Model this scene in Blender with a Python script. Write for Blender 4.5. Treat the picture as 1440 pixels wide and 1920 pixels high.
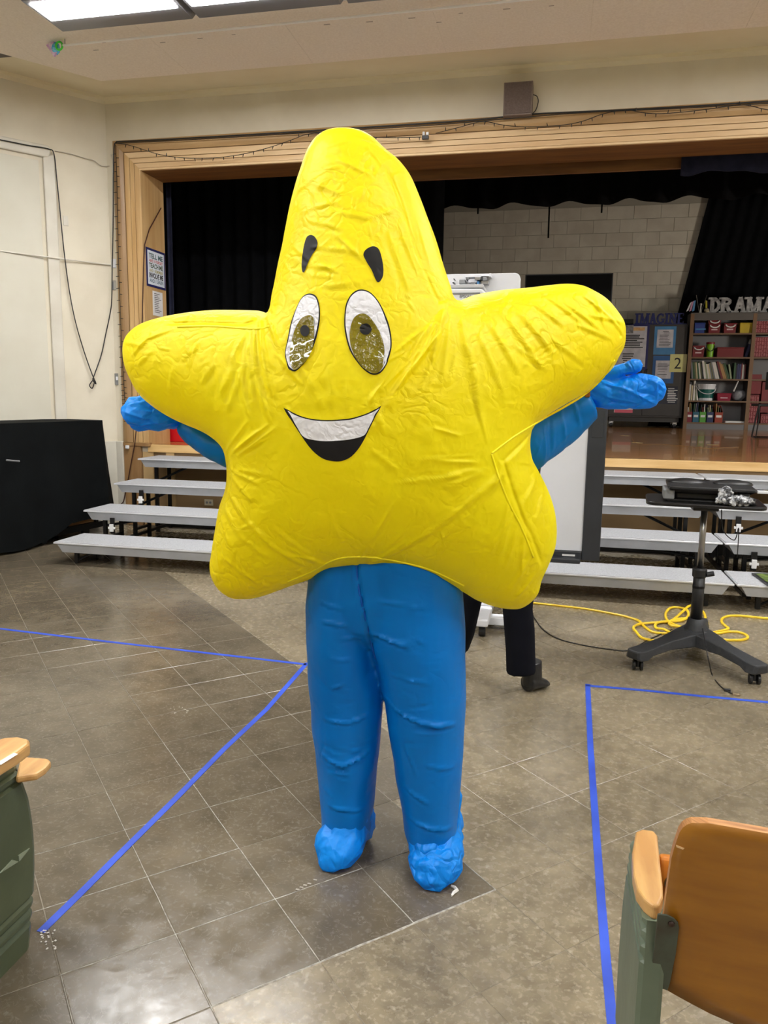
import bpy, bmesh, math, random
import numpy as np
from mathutils import Vector, Matrix, noise
random.seed(7); RNG = np.random.default_rng(5)
for o in list(bpy.data.objects): bpy.data.objects.remove(o)
SC = bpy.context.scene; COL = SC.collection

# ------------------------------------------------------------ camera
YAW, PITCH, ROLL, FPX, H = 0.2175, 0.1511, 0.014, 1437.5, 1.52
_f = Vector((-math.sin(YAW)*math.cos(PITCH), math.cos(YAW)*math.cos(PITCH), -math.sin(PITCH)))
_r = Vector((math.cos(YAW), math.sin(YAW), 0)); _u = _r.cross(_f)
_r, _u = _r*math.cos(ROLL)+_u*math.sin(ROLL), _u*math.cos(ROLL)-_r*math.sin(ROLL)
cd = bpy.data.cameras.new('camera'); cam = bpy.data.objects.new('camera', cd); COL.objects.link(cam)
M = Matrix.Identity(4)
for i in range(3): M[i][0], M[i][1], M[i][2] = _r[i], _u[i], -_f[i]
M[0][3], M[1][3], M[2][3] = 0, 0, H
cam.matrix_world = M
cd.sensor_fit = 'VERTICAL'; cd.sensor_height = 34.6; cd.lens = FPX/1920*34.6
cd.clip_start = 0.05; cd.clip_end = 100
SC.camera = cam
# ------------------------------------------------------------ world, exposure
w = bpy.data.worlds.new('world'); SC.world = w; w.use_nodes = True
w.node_tree.nodes['Background'].inputs[0].default_value = (0.5, 0.55, 0.6, 1)
w.node_tree.nodes['Background'].inputs[1].default_value = 0.05
vs = SC.view_settings; vs.view_transform = 'Standard'; vs.look = 'None'; vs.gamma = 1; vs.use_curve_mapping = False
vs.exposure = 0.5
LAMP = 50.0        # radiance of the fluorescent lenses
STAGE_FILL = 7.0        # radiance of the fill lights added over the stage
WING_FILL = 62.0        # radiance of the fill lamp added in the right wing

# ------------------------------------------------------------ measuring helpers (real depth planes)
def ray(px, py):
    return _f + _r*((px-720)/FPX) - _u*((py-960)/FPX)
def at(px, py, Y):
    d = ray(px, py); return Vector((0, 0, H)) + d*(Y/d.y)
def at_x(px, py, X):
    d = ray(px, py); return Vector((0, 0, H)) + d*(X/d.x)
def at_z(px, py, z=0.0):
    d = ray(px, py); return Vector((0, 0, H)) + d*((z-H)/d.z)
FW = Vector((-math.sin(YAW), math.cos(YAW), 0)); RT = Vector((math.cos(YAW), math.sin(YAW), 0))
def pl(px, py, dep):
    d = ray(px, py); t = dep/d.dot(FW); v = d*t; return v.dot(RT), v.z+H     # lateral, height
def W(lat, dep, z): return RT*lat + FW*dep + Vector((0, 0, z))
CN = Vector((-4.9, 7.95, 0)); SD = Vector((-0.6018, -0.7986, 0)); SN = Vector((0.7986, -0.6018, 0))   # splayed wall: corner, direction, inward normal
def at_s(px, py, off=0.0):
    d = ray(px, py); o = Vector((0, 0, H)); p0 = CN + SN*off
    return o + d*((p0-o).dot(SN)/d.dot(SN))

# ------------------------------------------------------------ materials
def lin(c): return tuple(((x/255)/12.92 if x/255 <= .04045 else ((x/255+.055)/1.055)**2.4) for x in c)
MC = {}
def mat(name, c1, c2=None, scale=5, rough=.5, metal=0, bump=0, bscale=40, stretch=(1, 1, 1), emit=0, trans=0, spec=.5, lo=.35, hi=.65, rvar=0, coat=0, detail=6, sheen=0, transl=0, alpha=1):
    if name in MC: return MC[name]
    m = bpy.data.materials.new(name); m.use_nodes = True; MC[name] = m
    nt = m.node_tree; N = nt.nodes; L = nt.links; b = N['Principled BSDF']
    A = (*lin(c1), 1); b.inputs['Base Color'].default_value = A
    b.inputs['Roughness'].default_value = rough; b.inputs['Metallic'].default_value = metal
    b.inputs['Specular IOR Level'].default_value = spec
    b.inputs['Transmission Weight'].default_value = trans; b.inputs['Coat Weight'].default_value = coat
    b.inputs['Alpha'].default_value = alpha
    if emit: b.inputs['Emission Color'].default_value = A; b.inputs['Emission Strength'].default_value = emit
    if c2 or bump or rvar:
        tc = N.new('ShaderNodeTexCoord'); mp = N.new('ShaderNodeMapping'); mp.inputs['Scale'].default_value = stretch
        L.new(tc.outputs['Object'], mp.inputs[0])
        oi = N.new('ShaderNodeObjectInfo'); ad = N.new('ShaderNodeVectorMath'); ad.operation = 'ADD'
        ml = N.new('ShaderNodeMath'); ml.operation = 'MULTIPLY'; ml.inputs[1].default_value = 37.0
        L.new(oi.outputs['Random'], ml.inputs[0]); L.new(mp.outputs[0], ad.inputs[0]); L.new(ml.outputs[0], ad.inputs[1])
    if c2:
        n = N.new('ShaderNodeTexNoise'); n.inputs['Scale'].default_value = scale; n.inputs['Detail'].default_value = detail
        L.new(ad.outputs[0], n.inputs['Vector'])
        r = N.new('ShaderNodeValToRGB'); r.color_ramp.elements[0].position = lo; r.color_ramp.elements[1].position = hi
        r.color_ramp.elements[0].color = A; r.color_ramp.elements[1].color = (*lin(c2), 1)
        L.new(n.outputs[0], r.inputs[0]); L.new(r.outputs[0], b.inputs['Base Color'])
    if rvar:
        n3 = N.new('ShaderNodeTexNoise'); n3.inputs['Scale'].default_value = scale*1.7; n3.inputs['Detail'].default_value = 4
        L.new(ad.outputs[0], n3.inputs['Vector']); mr = N.new('ShaderNodeMapRange')
        mr.inputs[1].default_value = .3; mr.inputs[2].default_value = .7; mr.inputs[3].default_value = rough-rvar; mr.inputs[4].default_value = rough+rvar
        L.new(n3.outputs[0], mr.inputs[0]); L.new(mr.outputs[0], b.inputs['Roughness'])
    if bump:
        n2 = N.new('ShaderNodeTexNoise'); n2.inputs['Scale'].default_value = bscale; n2.inputs['Detail'].default_value = 4
        L.new(ad.outputs[0], n2.inputs['Vector']); bp = N.new('ShaderNodeBump'); bp.inputs['Strength'].default_value = bump
        bp.inputs['Distance'].default_value = .01; L.new(n2.outputs[0], bp.inputs['Height']); L.new(bp.outputs[0], b.inputs['Normal'])
    return m
def cloth(name, c1, c2, crease=8.0, strength=.5, rough=.42, dist=.006, transl=0.15, fine=60, spec=.4):
    """thin nylon: crumple creases from distorted voronoi edges plus soft waves"""
    m = bpy.data.materials.new(name); m.use_nodes = True; MC[name] = m
    nt = m.node_tree; N = nt.nodes; L = nt.links; b = N['Principled BSDF']
    tc = N.new('ShaderNodeTexCoord')
    wn = N.new('ShaderNodeTexNoise'); wn.inputs['Scale'].default_value = crease*.5; wn.inputs['Detail'].default_value = 3
    L.new(tc.outputs['Object'], wn.inputs['Vector'])
    mx = N.new('ShaderNodeVectorMath'); mx.operation = 'MULTIPLY_ADD'; mx.inputs[1].default_value = (.25,)*3
    L.new(wn.outputs['Color'], mx.inputs[0]); L.new(tc.outputs['Object'], mx.inputs[2])
    v1 = N.new('ShaderNodeTexVoronoi'); v1.feature = 'DISTANCE_TO_EDGE'; v1.inputs['Scale'].default_value = crease
    L.new(mx.outputs[0], v1.inputs['Vector'])
    v2 = N.new('ShaderNodeTexVoronoi'); v2.feature = 'F1'; v2.inputs['Scale'].default_value = crease*1.9
    L.new(mx.outputs[0], v2.inputs['Vector'])
    n1 = N.new('ShaderNodeTexNoise'); n1.inputs['Scale'].default_value = fine; n1.inputs['Detail'].default_value = 2
    L.new(tc.outputs['Object'], n1.inputs['Vector'])
    mr = N.new('ShaderNodeMapRange'); mr.inputs[1].default_value = 0; mr.inputs[2].default_value = .18; L.new(v1.outputs['Distance'], mr.inputs[0])
    # creases only where a broad noise allows them
    ng = N.new('ShaderNodeTexNoise'); ng.inputs['Scale'].default_value = 3.2; L.new(tc.outputs['Object'], ng.inputs['Vector'])
    mg = N.new('ShaderNodeMapRange'); mg.inputs[1].default_value = .42; mg.inputs[2].default_value = .62; L.new(ng.outputs[0], mg.inputs[0])
    a1 = N.new('ShaderNodeMath'); a1.operation = 'MULTIPLY'; L.new(mr.outputs[0], a1.inputs[0]); L.new(mg.outputs[0], a1.inputs[1])
    a2 = N.new('ShaderNodeMath'); a2.operation = 'MULTIPLY_ADD'; a2.inputs[1].default_value = .7; L.new(v2.outputs['Distance'], a2.inputs[0]); L.new(a1.outputs[0], a2.inputs[2])
    a3 = N.new('ShaderNodeMath'); a3.operation = 'MULTIPLY_ADD'; a3.inputs[1].default_value = .12; L.new(n1.outputs[0], a3.inputs[0]); L.new(a2.outputs[0], a3.inputs[2])
    bp = N.new('ShaderNodeBump'); bp.inputs['Strength'].default_value = strength; bp.inputs['Distance'].default_value = dist
    L.new(a3.outputs[0], bp.inputs['Height']); L.new(bp.outputs[0], b.inputs['Normal'])
    r = N.new('ShaderNodeValToRGB'); r.color_ramp.elements[0].position = .3; r.color_ramp.elements[1].position = .7
    r.color_ramp.elements[0].color = (*lin(c1), 1); r.color_ramp.elements[1].color = (*lin(c2), 1)
    L.new(ng.outputs[0], r.inputs[0]); L.new(r.outputs[0], b.inputs['Base Color'])
    b.inputs['Roughness'].default_value = rough; b.inputs['Specular IOR Level'].default_value = spec
    if transl:
        tr = N.new('ShaderNodeBsdfTranslucent'); L.new(r.outputs[0], tr.inputs[0]); L.new(bp.outputs[0], tr.inputs['Normal'])
        ms = N.new('ShaderNodeMixShader'); ms.inputs[0].default_value = transl
        L.new(b.outputs[0], ms.inputs[1]); L.new(tr.outputs[0], ms.inputs[2]); L.new(ms.outputs[0], N['Material Output'].inputs[0])
    return m

cream = mat('cream_paint', (222, 214, 194), (214, 205, 184), 2.5, .55, bump=.06, bscale=60)
cream_trim = mat('cream_gloss_paint', (216, 211, 197), (205, 199, 184), 3, .4)
ceil_cream = mat('ceiling_cream_paint', (232, 220, 188), (226, 212, 178), 2, .6)
ceil_grey = mat('ceiling_fibre_panel', (246, 234, 218), (238, 225, 208), 55, .9, bump=.25, bscale=160)
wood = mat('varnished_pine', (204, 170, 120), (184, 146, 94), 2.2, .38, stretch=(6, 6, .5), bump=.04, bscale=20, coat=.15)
wood_h = mat('varnished_pine_horizontal', (222, 192, 148), (206, 170, 124), 2.2, .6, stretch=(.5, 6, 6), bump=.04, bscale=20)  # paler copy for the top casing; missing light there put into colour
wood_dark = mat('dark_brown_board', (128, 86, 44), (104, 66, 32), 3, .55, stretch=(.6, 5, 5))
apron_tan = mat('stage_apron_tan', (150, 122, 84), (128, 102, 68), 2, .6, stretch=(.5, 1, 1))
edge_wood = mat('stage_edge_wood', (222, 186, 130), (200, 160, 100), 3, .45, stretch=(.6, 4, 6), bump=.1, bscale=30)
stage_wood = mat('stage_floor_boards', (196, 142, 84), (152, 102, 56), 4, .2, stretch=(.35, 9, 1), rvar=.05, coat=.3)
black_cloth = mat('black_velour', (9, 10, 12), (14, 15, 18), 12, .95, spec=.1, bump=.2, bscale=80)
green_black = mat('black_drape_cloth', (8, 10, 11), (12, 15, 16), 4, .92, spec=.15, bump=.15, bscale=120)
navy_cloth = mat('navy_valance_cloth', (24, 26, 42), (36, 38, 56), 8, .85, spec=.2)
block_paint = mat('painted_block', (196, 192, 178), (182, 176, 162), 3, .7, bump=.15, bscale=50)
black_metal = mat('black_steel', (16, 16, 17), rough=.4, metal=.3)
black_plastic = mat('black_plastic', (22, 23, 25), (30, 31, 34), 14, .42)
matt_plastic = mat('charcoal_plastic', (40, 42, 45), (50, 52, 55), 60, .55, bump=.12, bscale=300)
steel = mat('brushed_steel', (170, 170, 172), rough=.28, metal=1)
riser_top = mat('riser_grey_carpet_top', (178, 180, 184), (158, 160, 164), 90, .75, bump=.15, bscale=200)
riser_skirt = mat('riser_grey_aluminium', (172, 174, 178), (160, 162, 165), 6, .4, metal=.15)
riser_lip = mat('riser_bright_edge', (214, 216, 220), rough=.3, metal=.2)
white_plastic = mat('white_plastic', (228, 230, 234), (218, 220, 226), 3, .35)
white_board = mat('whiteboard_surface', (222, 225, 230), (214, 217, 222), 2, .22)
board_frame = mat('whiteboard_dark_frame', (48, 51, 56), (42, 45, 49), 6, .45)
grey_plastic = mat('grey_plastic', (128, 130, 132), rough=.5)
paper = mat('white_paper', (226, 226, 224), (214, 214, 214), 6, .6)
ink = mat('black_ink', (22, 22, 24), rough=.6)
tape_blue = mat('blue_masking_tape', (46, 84, 204), (36, 70, 182), 6, .5)
yellow_cord = mat('yellow_cord_rubber', (248, 214, 56), (236, 196, 34), 8, .4)
red_plastic = mat('red_plastic_bin', (196, 18, 30), (170, 10, 22), 3, .35)

# ------------------------------------------------------------ object helpers
def tag(o, label=None, cat=None, group=None, kind=None):
    for k, v in (('label', label), ('category', cat), ('group', group), ('kind', kind)):
        if v: o[k] = v
    return o
def empty(name, loc, label, cat, group=None):
    o = bpy.data.objects.new(name, None); COL.objects.link(o); o.location = loc; o.empty_display_size = .1
    return tag(o, label, cat, group)
def rootloc(p):
    v = Vector((0, 0, 0))
    while p: v = v+p.location; p = p.parent
    return v
def link(name, me, parent=None, org=None):
    o = bpy.data.objects.new(name, me); COL.objects.link(o)
    if parent:
        o.parent = parent
        me.transform(Matrix.Translation(-rootloc(parent)))
    else:
        if org is None:
            vs_ = [v.co for v in me.vertices]
            org = Vector(((min(v.x for v in vs_)+max(v.x for v in vs_))/2, (min(v.y for v in vs_)+max(v.y for v in vs_))/2, min(v.z for v in vs_)))
        me.transform(Matrix.Translation(-Vector(org))); o.location = org
    return o
class MB:
    def __init__(s): s.v = []; s.f = []; s.mi = []; s.mats = []; s.cur = 0
    def m(s, material):
        if material not in s.mats: s.mats.append(material)
        s.cur = s.mats.index(material); return s
    def add(s, vs_, fs):
        n = len(s.v); s.v += [tuple(x) for x in vs_]
        for f in fs: s.f.append(tuple(i+n for i in f)); s.mi.append(s.cur)
        return s
    def box(s, a, b, mtx=None):
        x0, y0, z0 = a; x1, y1, z1 = b
        vs_ = [Vector(p) for p in ((x0,y0,z0),(x1,y0,z0),(x1,y1,z0),(x0,y1,z0),(x0,y0,z1),(x1,y0,z1),(x1,y1,z1),(x0,y1,z1))]
        if mtx: vs_ = [mtx @ p for p in vs_]
        return s.add(vs_, [(0,3,2,1),(4,5,6,7),(0,1,5,4),(1,2,6,5),(2,3,7,6),(3,0,4,7)])
    def slab(s, quad, t):
        """quad of 4 points thickened by vector t"""
        q = [Vector(p) for p in quad]; t = Vector(t); return s.prism(q, t)
    def prism(s, poly, t):
        q = [Vector(p) for p in poly]; t = Vector(t); n = len(q)
        # orient so that faces point outward
        nn = Vector((0, 0, 0))
        for i in range(n): nn += q[i].cross(q[(i+1) % n])
        if nn.dot(t) > 0: q = q[::-1]
        vs_ = q+[p+t for p in q]
        fs = [tuple(range(n)), tuple(range(2*n-1, n-1, -1))]+[(i, i+n, (i+1) % n+n, (i+1) % n) for i in range(n)]
        return s.add(vs_, fs)
    def tube(s, pts, r, n=8, cap=True):
        P = [Vector(p) for p in pts]; m = len(P); R_ = r if isinstance(r, (list, tuple)) else [r]*m
        T0 = None; rings = []; up = None
        for i in range(m):
            T = (P[min(i+1, m-1)]-P[max(i-1, 0)])
            T = T.normalized() if T.length > 1e-9 else Vector((0, 0, 1))
            if up is None:
                up = T.orthogonal().normalized()
            up = (up-T*up.dot(T)); up = up.normalized() if up.length > 1e-6 else T.orthogonal().normalized()
            sd = T.cross(up)
            rings.append([P[i]+(up*math.cos(2*math.pi*k/n)+sd*math.sin(2*math.pi*k/n))*R_[i] for k in range(n)])
        vs_ = [p for rg in rings for p in rg]; fs = []
        for i in range(m-1):
            for k in range(n): fs.append((i*n+k, i*n+(k+1) % n, (i+1)*n+(k+1) % n, (i+1)*n+k))
        if cap: fs += [tuple(range(n-1, -1, -1)), tuple((m-1)*n+k for k in range(n))]
        return s.add(vs_, fs)
    def cyl(s, a, b, r, r2=None, n=16): return s.tube([a, b], [r, r if r2 is None else r2], n)
    def loft(s, secs, n=20):
        """secs: (centre, axis_u vector, axis_v vector)"""
        m = len(secs); vs_ = []; fs = []
        for c, u, v in secs:
            for k in range(n):
                a = 2*math.pi*k/n; vs_.append(Vector(c)+Vector(u)*math.cos(a)+Vector(v)*math.sin(a))
        for i in range(m-1):
            for k in range(n): fs.append((i*n+k, i*n+(k+1) % n, (i+1)*n+(k+1) % n, (i+1)*n+k))
        fs += [tuple(range(n-1, -1, -1)), tuple((m-1)*n+k for k in range(n))]
        return s.add(vs_, fs)
    def ball(s, c, r, n=12, m=8):
        r = Vector(r) if not isinstance(r, (int, float)) else Vector((r, r, r)); c = Vector(c); vs_ = [c+Vector((0, 0, -r.z))]; fs = []
        for i in range(1, m):
            a = math.pi*i/m
            for k in range(n):
                b = 2*math.pi*k/n; vs_.append(c+Vector((r.x*math.sin(a)*math.cos(b), r.y*math.sin(a)*math.sin(b), -r.z*math.cos(a))))
        vs_.append(c+Vector((0, 0, r.z)))
        for k in range(n): fs.append((0, 1+(k+1) % n, 1+k)); fs.append((len(vs_)-1, 1+(m-2)*n+k, 1+(m-2)*n+(k+1) % n))
        for i in range(m-2):
            for k in range(n): fs.append((1+i*n+k, 1+i*n+(k+1) % n, 1+(i+1)*n+(k+1) % n, 1+(i+1)*n+k))
        return s.add(vs_, fs)
    def mesh(s, name='m', smooth=False):
        me = bpy.data.meshes.new(name); me.from_pydata(s.v, [], s.f)
        for m_ in s.mats: me.materials.append(m_)
        if s.mi: me.polygons.foreach_set('material_index', s.mi)
        if smooth: me.polygons.foreach_set('use_smooth', [True]*len(me.polygons))
        me.update(); return me
    def build(s, name, material=None, parent=None, bevel=0, smooth=False, org=None, seg=2, fix=False):
        me = s.mesh(name, smooth)
        if material: me.materials.clear(); me.materials.append(material)
        if bevel or fix:
            b = bmesh.new(); b.from_mesh(me)
            if fix: bmesh.ops.recalc_face_normals(b, faces=b.faces)
            if bevel:
                es = [e for e in b.edges if len(e.link_faces) == 2 and e.calc_face_angle(0) > .6]
                bmesh.ops.bevel(b, geom=es, offset=bevel, segments=seg, affect='EDGES', profile=.5, clamp_overlap=True)
            b.to_mesh(me); b.free()
        o = link(name, me, parent, org)
        return o
def box(name, a, b, material, parent=None, bevel=0, **k): return MB().box(a, b).build(name, material, parent, bevel, **k)
def bake(o, voxel=None, smooth=0):
    if voxel: md = o.modifiers.new('r', 'REMESH'); md.mode = 'VOXEL'; md.voxel_size = voxel; md.use_smooth_shade = True
    if smooth: md = o.modifiers.new('s', 'SMOOTH'); md.factor = .5; md.iterations = smooth
    dg = bpy.context.evaluated_depsgraph_get(); dg.update()
    me = bpy.data.meshes.new_from_object(o.evaluated_get(dg)); o.modifiers.clear()
    mats = list(o.data.materials); o.data = me
    me.materials.clear()
    for m_ in mats: me.materials.append(m_)
    me.polygons.foreach_set('use_smooth', [True]*len(me.polygons))
    return o
def smoothpath(pts, k=6, closed=False):
    P = [Vector(p) for p in pts]; n = len(P); out = []
    rng_ = range(n if closed else n-1)
    for i in rng_:
        if closed: a, b, c, d = P[(i-1) % n], P[i], P[(i+1) % n], P[(i+2) % n]
        else: a, b, c, d = P[max(i-1, 0)], P[i], P[i+1], P[min(i+2, n-1)]
        for j in range(k):
            t = j/k
            out.append(.5*((2*b)+(c-a)*t+(2*a-5*b+4*c-d)*t*t+(3*b-a-3*c+d)*t**3))
    if not closed: out.append(P[-1])
    return out
_tcache = {}
def text_mb(body, size, extrude=.001, bold=0):
    cu = bpy.data.curves.new('t', 'FONT'); cu.body = body; cu.size = size; cu.extrude = extrude; cu.offset = bold; cu.align_x = 'CENTER'; cu.align_y = 'CENTER'; cu.resolution_u = 3
    o = bpy.data.objects.new('t', cu); COL.objects.link(o); dg = bpy.context.evaluated_depsgraph_get(); dg.update()
    me = bpy.data.meshes.new_from_object(o.evaluated_get(dg)); bpy.data.objects.remove(o); bpy.data.curves.remove(cu); return me
def text(body, height, width, centre, xdir, zdir, material, parent, name='lettering', extrude=.001, bold=0):
    """lettering fitted to width x height, lying in the plane of xdir, zdir"""
    me = text_mb(body, 1.0, 0, bold)
    xs = [v.co.x for v in me.vertices]; ys = [v.co.y for v in me.vertices]
    x0, x1, y0, y1 = min(xs), max(xs), min(ys), max(ys)
    me.transform(Matrix.Translation((-(x0+x1)/2, -(y0+y1)/2, 0)))
    X = Vector(xdir).normalized(); Z = Vector(zdir).normalized(); Y = X.cross(Z)
    m_ = Matrix.Identity(4); sx = (width/(x1-x0)); sz = height/(y1-y0)
    for i in range(3): m_[i][0] = X[i]*sx; m_[i][1] = Z[i]*sz; m_[i][2] = -Y[i]; m_[i][3] = centre[i]
    me.transform(m_)
    if extrude:
        b = bmesh.new(); b.from_mesh(me); r_ = bmesh.ops.extrude_face_region(b, geom=b.faces[:])
        vv = [g for g in r_['geom'] if isinstance(g, bmesh.types.BMVert)]; bmesh.ops.translate(b, verts=vv, vec=-Y*extrude); b.to_mesh(me); b.free()
    me.materials.clear(); me.materials.append(material)
    return link(name, me, parent)
def struct(name, mb, material=None, **k): return tag(mb.build(name, material, **k), kind='structure')
def clip(poly, p0, n):
    out = []
    for i in range(len(poly)):
        a, b = Vector(poly[i]), Vector(poly[(i+1) % len(poly)]); da, db = (a-p0).dot(n), (b-p0).dot(n)
        if da >= 0: out.append(a)
        if (da >= 0) != (db >= 0): out.append(a+(b-a)*(da/(da-db)))
    return out
Z = Vector((0, 0, 1))

# ============================================================ SETTING
CR = Vector((6.4, 7.95, 0)); SDR = Vector((0.6018, -0.7986, 0)); SNR = Vector((-0.7986, -0.6018, 0))
LEFT2 = CN+SD*5; RIGHT2 = CR+SDR*5; BACK = -7.0; WH = 4.7; SZ = 0.93; YW = 7.95
# ---- floor with individual tiles
TS = 0.305; TH = math.radians(43.98); TO = Vector((-0.9863, 1.7997, 0)); TI = Vector((math.cos(TH), math.sin(TH), 0)); TJ = Vector((math.sin(TH), -math.cos(TH), 0))
grout = mat('floor_joint_grime', (140, 131, 115), (104, 97, 84), 40, .6)
def tile_mat(name, c1, c2, chip, rough, rvar, sc_=9):
    m = mat(name, c1, c2, sc_, rough, bump=.05, bscale=25, rvar=rvar, detail=9, lo=.3, hi=.7)
    nt = m.node_tree; N = nt.nodes; L = nt.links; b = N['Principled BSDF']; src = b.inputs['Base Color'].links[0].from_socket
    geo = N.new('ShaderNodeNewGeometry')
    vo = N.new('ShaderNodeTexNoise'); vo.inputs['Scale'].default_value = 62; vo.inputs['Detail'].default_value = 4; vo.inputs['Distortion'].default_value = .3; L.new(geo.outputs['Position'], vo.inputs['Vector'])
    rp = N.new('ShaderNodeMapRange'); rp.inputs[1].default_value = .54; rp.inputs[2].default_value = .72; rp.inputs[4].default_value = .5; L.new(vo.outputs[0], rp.inputs[0])
    mx = N.new('ShaderNodeMix'); mx.data_type = 'RGBA'; L.new(rp.outputs[0], mx.inputs['Factor']); L.new(src, mx.inputs['A']); mx.inputs['B'].default_value = (*lin(chip), 1)
    # broad wear patches in world space
    bw = N.new('ShaderNodeTexNoise'); bw.inputs['Scale'].default_value = 1.6; bw.inputs['Detail'].default_value = 7; L.new(geo.outputs['Position'], bw.inputs['Vector'])
    r2 = N.new('ShaderNodeMapRange'); r2.inputs[1].default_value = .35; r2.inputs[2].default_value = .65; r2.inputs[3].default_value = .74; r2.inputs[4].default_value = 1.12; L.new(bw.outputs[0], r2.inputs[0])
    sc = N.new('ShaderNodeVectorMath'); sc.operation = 'SCALE'; L.new(mx.outputs['Result'], sc.inputs[0]); L.new(r2.outputs[0], sc.inputs['Scale'])
    # thin scuffs
    sf = N.new('ShaderNodeTexNoise'); sf.inputs['Scale'].default_value = 7; sf.inputs['Detail'].default_value = 10; sf.inputs['Distortion'].default_value = 2.5; L.new(geo.outputs['Position'], sf.inputs['Vector'])
    s1 = N.new('ShaderNodeMath'); s1.operation = 'SUBTRACT'; s1.inputs[1].default_value = .5; L.new(sf.outputs[0], s1.inputs[0])
    s2 = N.new('ShaderNodeMath'); s2.operation = 'ABSOLUTE'; L.new(s1.outputs[0], s2.inputs[0])
    s3 = N.new('ShaderNodeMapRange'); s3.inputs[1].default_value = .006; s3.inputs[2].default_value = 0.0; s3.inputs[3].default_value = 0; s3.inputs[4].default_value = .3; L.new(s2.outputs[0], s3.inputs[0])
    m2 = N.new('ShaderNodeMix'); m2.data_type = 'RGBA'; L.new(s3.outputs[0], m2.inputs['Factor']); L.new(sc.outputs[0], m2.inputs['A']); m2.inputs['B'].default_value = (*lin((170, 162, 148)), 1)
    L.new(m2.outputs['Result'], b.inputs['Base Color'])
    return m
tile_dark = tile_mat('floor_tile_dark', (94, 85, 69), (111, 101, 84), (136, 128, 115), .20, .07)
tile_tan = tile_mat('floor_tile_tan', (142, 130, 106), (116, 105, 85), (196, 186, 164), .25, .07, 20)
fl = struct('floor', MB().box((-9, BACK-.3, -.1), (11, 8.0, -.0012)), grout)
def tile_mesh(material, gap):
    g = gap; b = .0015; T = TS-g; z1 = 0.0
    vs_ = [TI*x+TJ*y+Z*z for z, e in ((-.0013, 0), (z1-.0007, 0), (z1, b)) for x, y in ((g/2+e, g/2+e), (TS-g/2-e, g/2+e), (TS-g/2-e, TS-g/2-e), (g/2+e, TS-g/2-e))]
    fs = [(8, 11, 10, 9)]
    for k in (0, 4): fs += [(k+i, k+4+i, k+4+(i+1) % 4, k+(i+1) % 4) for i in range(4)]
    me = bpy.data.meshes.new('tile'); me.from_pydata(vs_, [], fs)
    me.materials.append(material); me.update(); return me
TMD, TMT = tile_mesh(tile_dark, .0032), tile_mesh(tile_tan, .0016)
def is_dark(i, j):
    if j <= 0: return i < (4 if j < -1 else 3)
    return i < 3 and j < 1 or i < 0
near, rest = [], []
for i in range(-30, 40):
    for j in range(-40, 40):
        c = TO+TI*((i+.5)*TS)+TJ*((j+.5)*TS)
        if not (-8.5 < c.x < 10 and BACK < c.y < 7.7): continue
        v = c-Vector((0, 0, H)); zc = v.dot(_f)
        if zc > .3 and abs(v.dot(_r)/zc) < .56 and abs(v.dot(_u)/zc) < .74: near.append((c.length, i, j))
        else: rest.append((i, j))
near.sort(); rest += [(i, j) for _, i, j in near[300:]]
for _, i, j in near[:300]:
    o = bpy.data.objects.new('floor_tile', TMD if is_dark(i, j) else TMT); COL.objects.link(o); o.parent = fl
    o.location = TO+TI*(i*TS)+TJ*(j*TS)+Z*random.uniform(-.0004, .0004) - fl.location
mb = MB(); mb.mats = [tile_dark, tile_tan]
tdv = [v.co.copy() for v in TMD.vertices]; tdf = [tuple(p.vertices) for p in TMD.polygons]
tdv2 = [v.co.copy() for v in TMT.vertices]
for i, j in rest:
    dk = is_dark(i, j); mb.cur = 0 if dk else 1; o_ = TO+TI*(i*TS)+TJ*(j*TS)
    mb.add([v+o_ for v in (tdv if dk else tdv2)], tdf)
tag(mb.build('floor_tiles', None, fl), kind='stuff')

# ---- walls
def wallseg(name, a, b, z0, z1, n, t=.15, material=cream):
    return struct(name, MB().prism([a+Z*z0, b+Z*z0, b+Z*z1, a+Z*z1], -n*t), material)
wallseg('wall_left_splay', CN, LEFT2, 0, WH, SN)
wallseg('wall_right_splay', CR, RIGHT2, 0, WH, SNR)
wallseg('wall_left', LEFT2, Vector((LEFT2.x, BACK, 0)), 0, WH, Vector((1, 0, 0)))
wallseg('wall_right', RIGHT2, Vector((RIGHT2.x, BACK, 0)), 0, WH, Vector((-1, 0, 0)))
wallseg('wall_back', Vector((LEFT2.x, BACK, 0)), Vector((RIGHT2.x, BACK, 0)), 0, WH, Vector((0, 1, 0)))
OX0, OX1, OZ = -4.487, 5.99, 3.875          # proscenium opening
mb = MB().box((CN.x-.1, YW, 0), (OX0-.02, YW+.12, WH)).box((OX0-.02, YW, OZ+.01), (OX1+.02, YW+.12, WH)).box((OX1+.02, YW, 0), (CR.x+.1, YW+.12, WH))
struct('wall_front', mb, cream)
# ---- ceiling: cream cove, then grey fibre panels
GZ = 4.5
ce = struct('ceiling', MB().box((-9, BACK-.3, WH), (11, 8.3, WH+.1)), ceil_cream)
e0 = Vector((-4.463, 7.196, GZ)); eR = Vector((5.96, 7.196, GZ))
def cove(name, a, b, a2, b2):        # a,b on the panel edge; a2,b2 on the wall
    m_ = MB(); m_.prism([a+Z*.015, b+Z*.015, b2+Z*.14, a2+Z*.14], Z*.03)
    return struct(name, m_, ceil_cream)
iw = lambda p, z: Vector((p.x, p.y, z))
wl = e0+SD*5.6; wl2 = CN+SD*5.6
cove('trim_1', e0, eR, iw(CN, GZ), iw(CR, GZ)); cove('trim_2', e0, wl, iw(CN, GZ), iw(wl2, GZ))
cove('trim_3', eR, eR+SDR*5.6, iw(CR, GZ), iw(CR+SDR*5.6, GZ))
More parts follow.
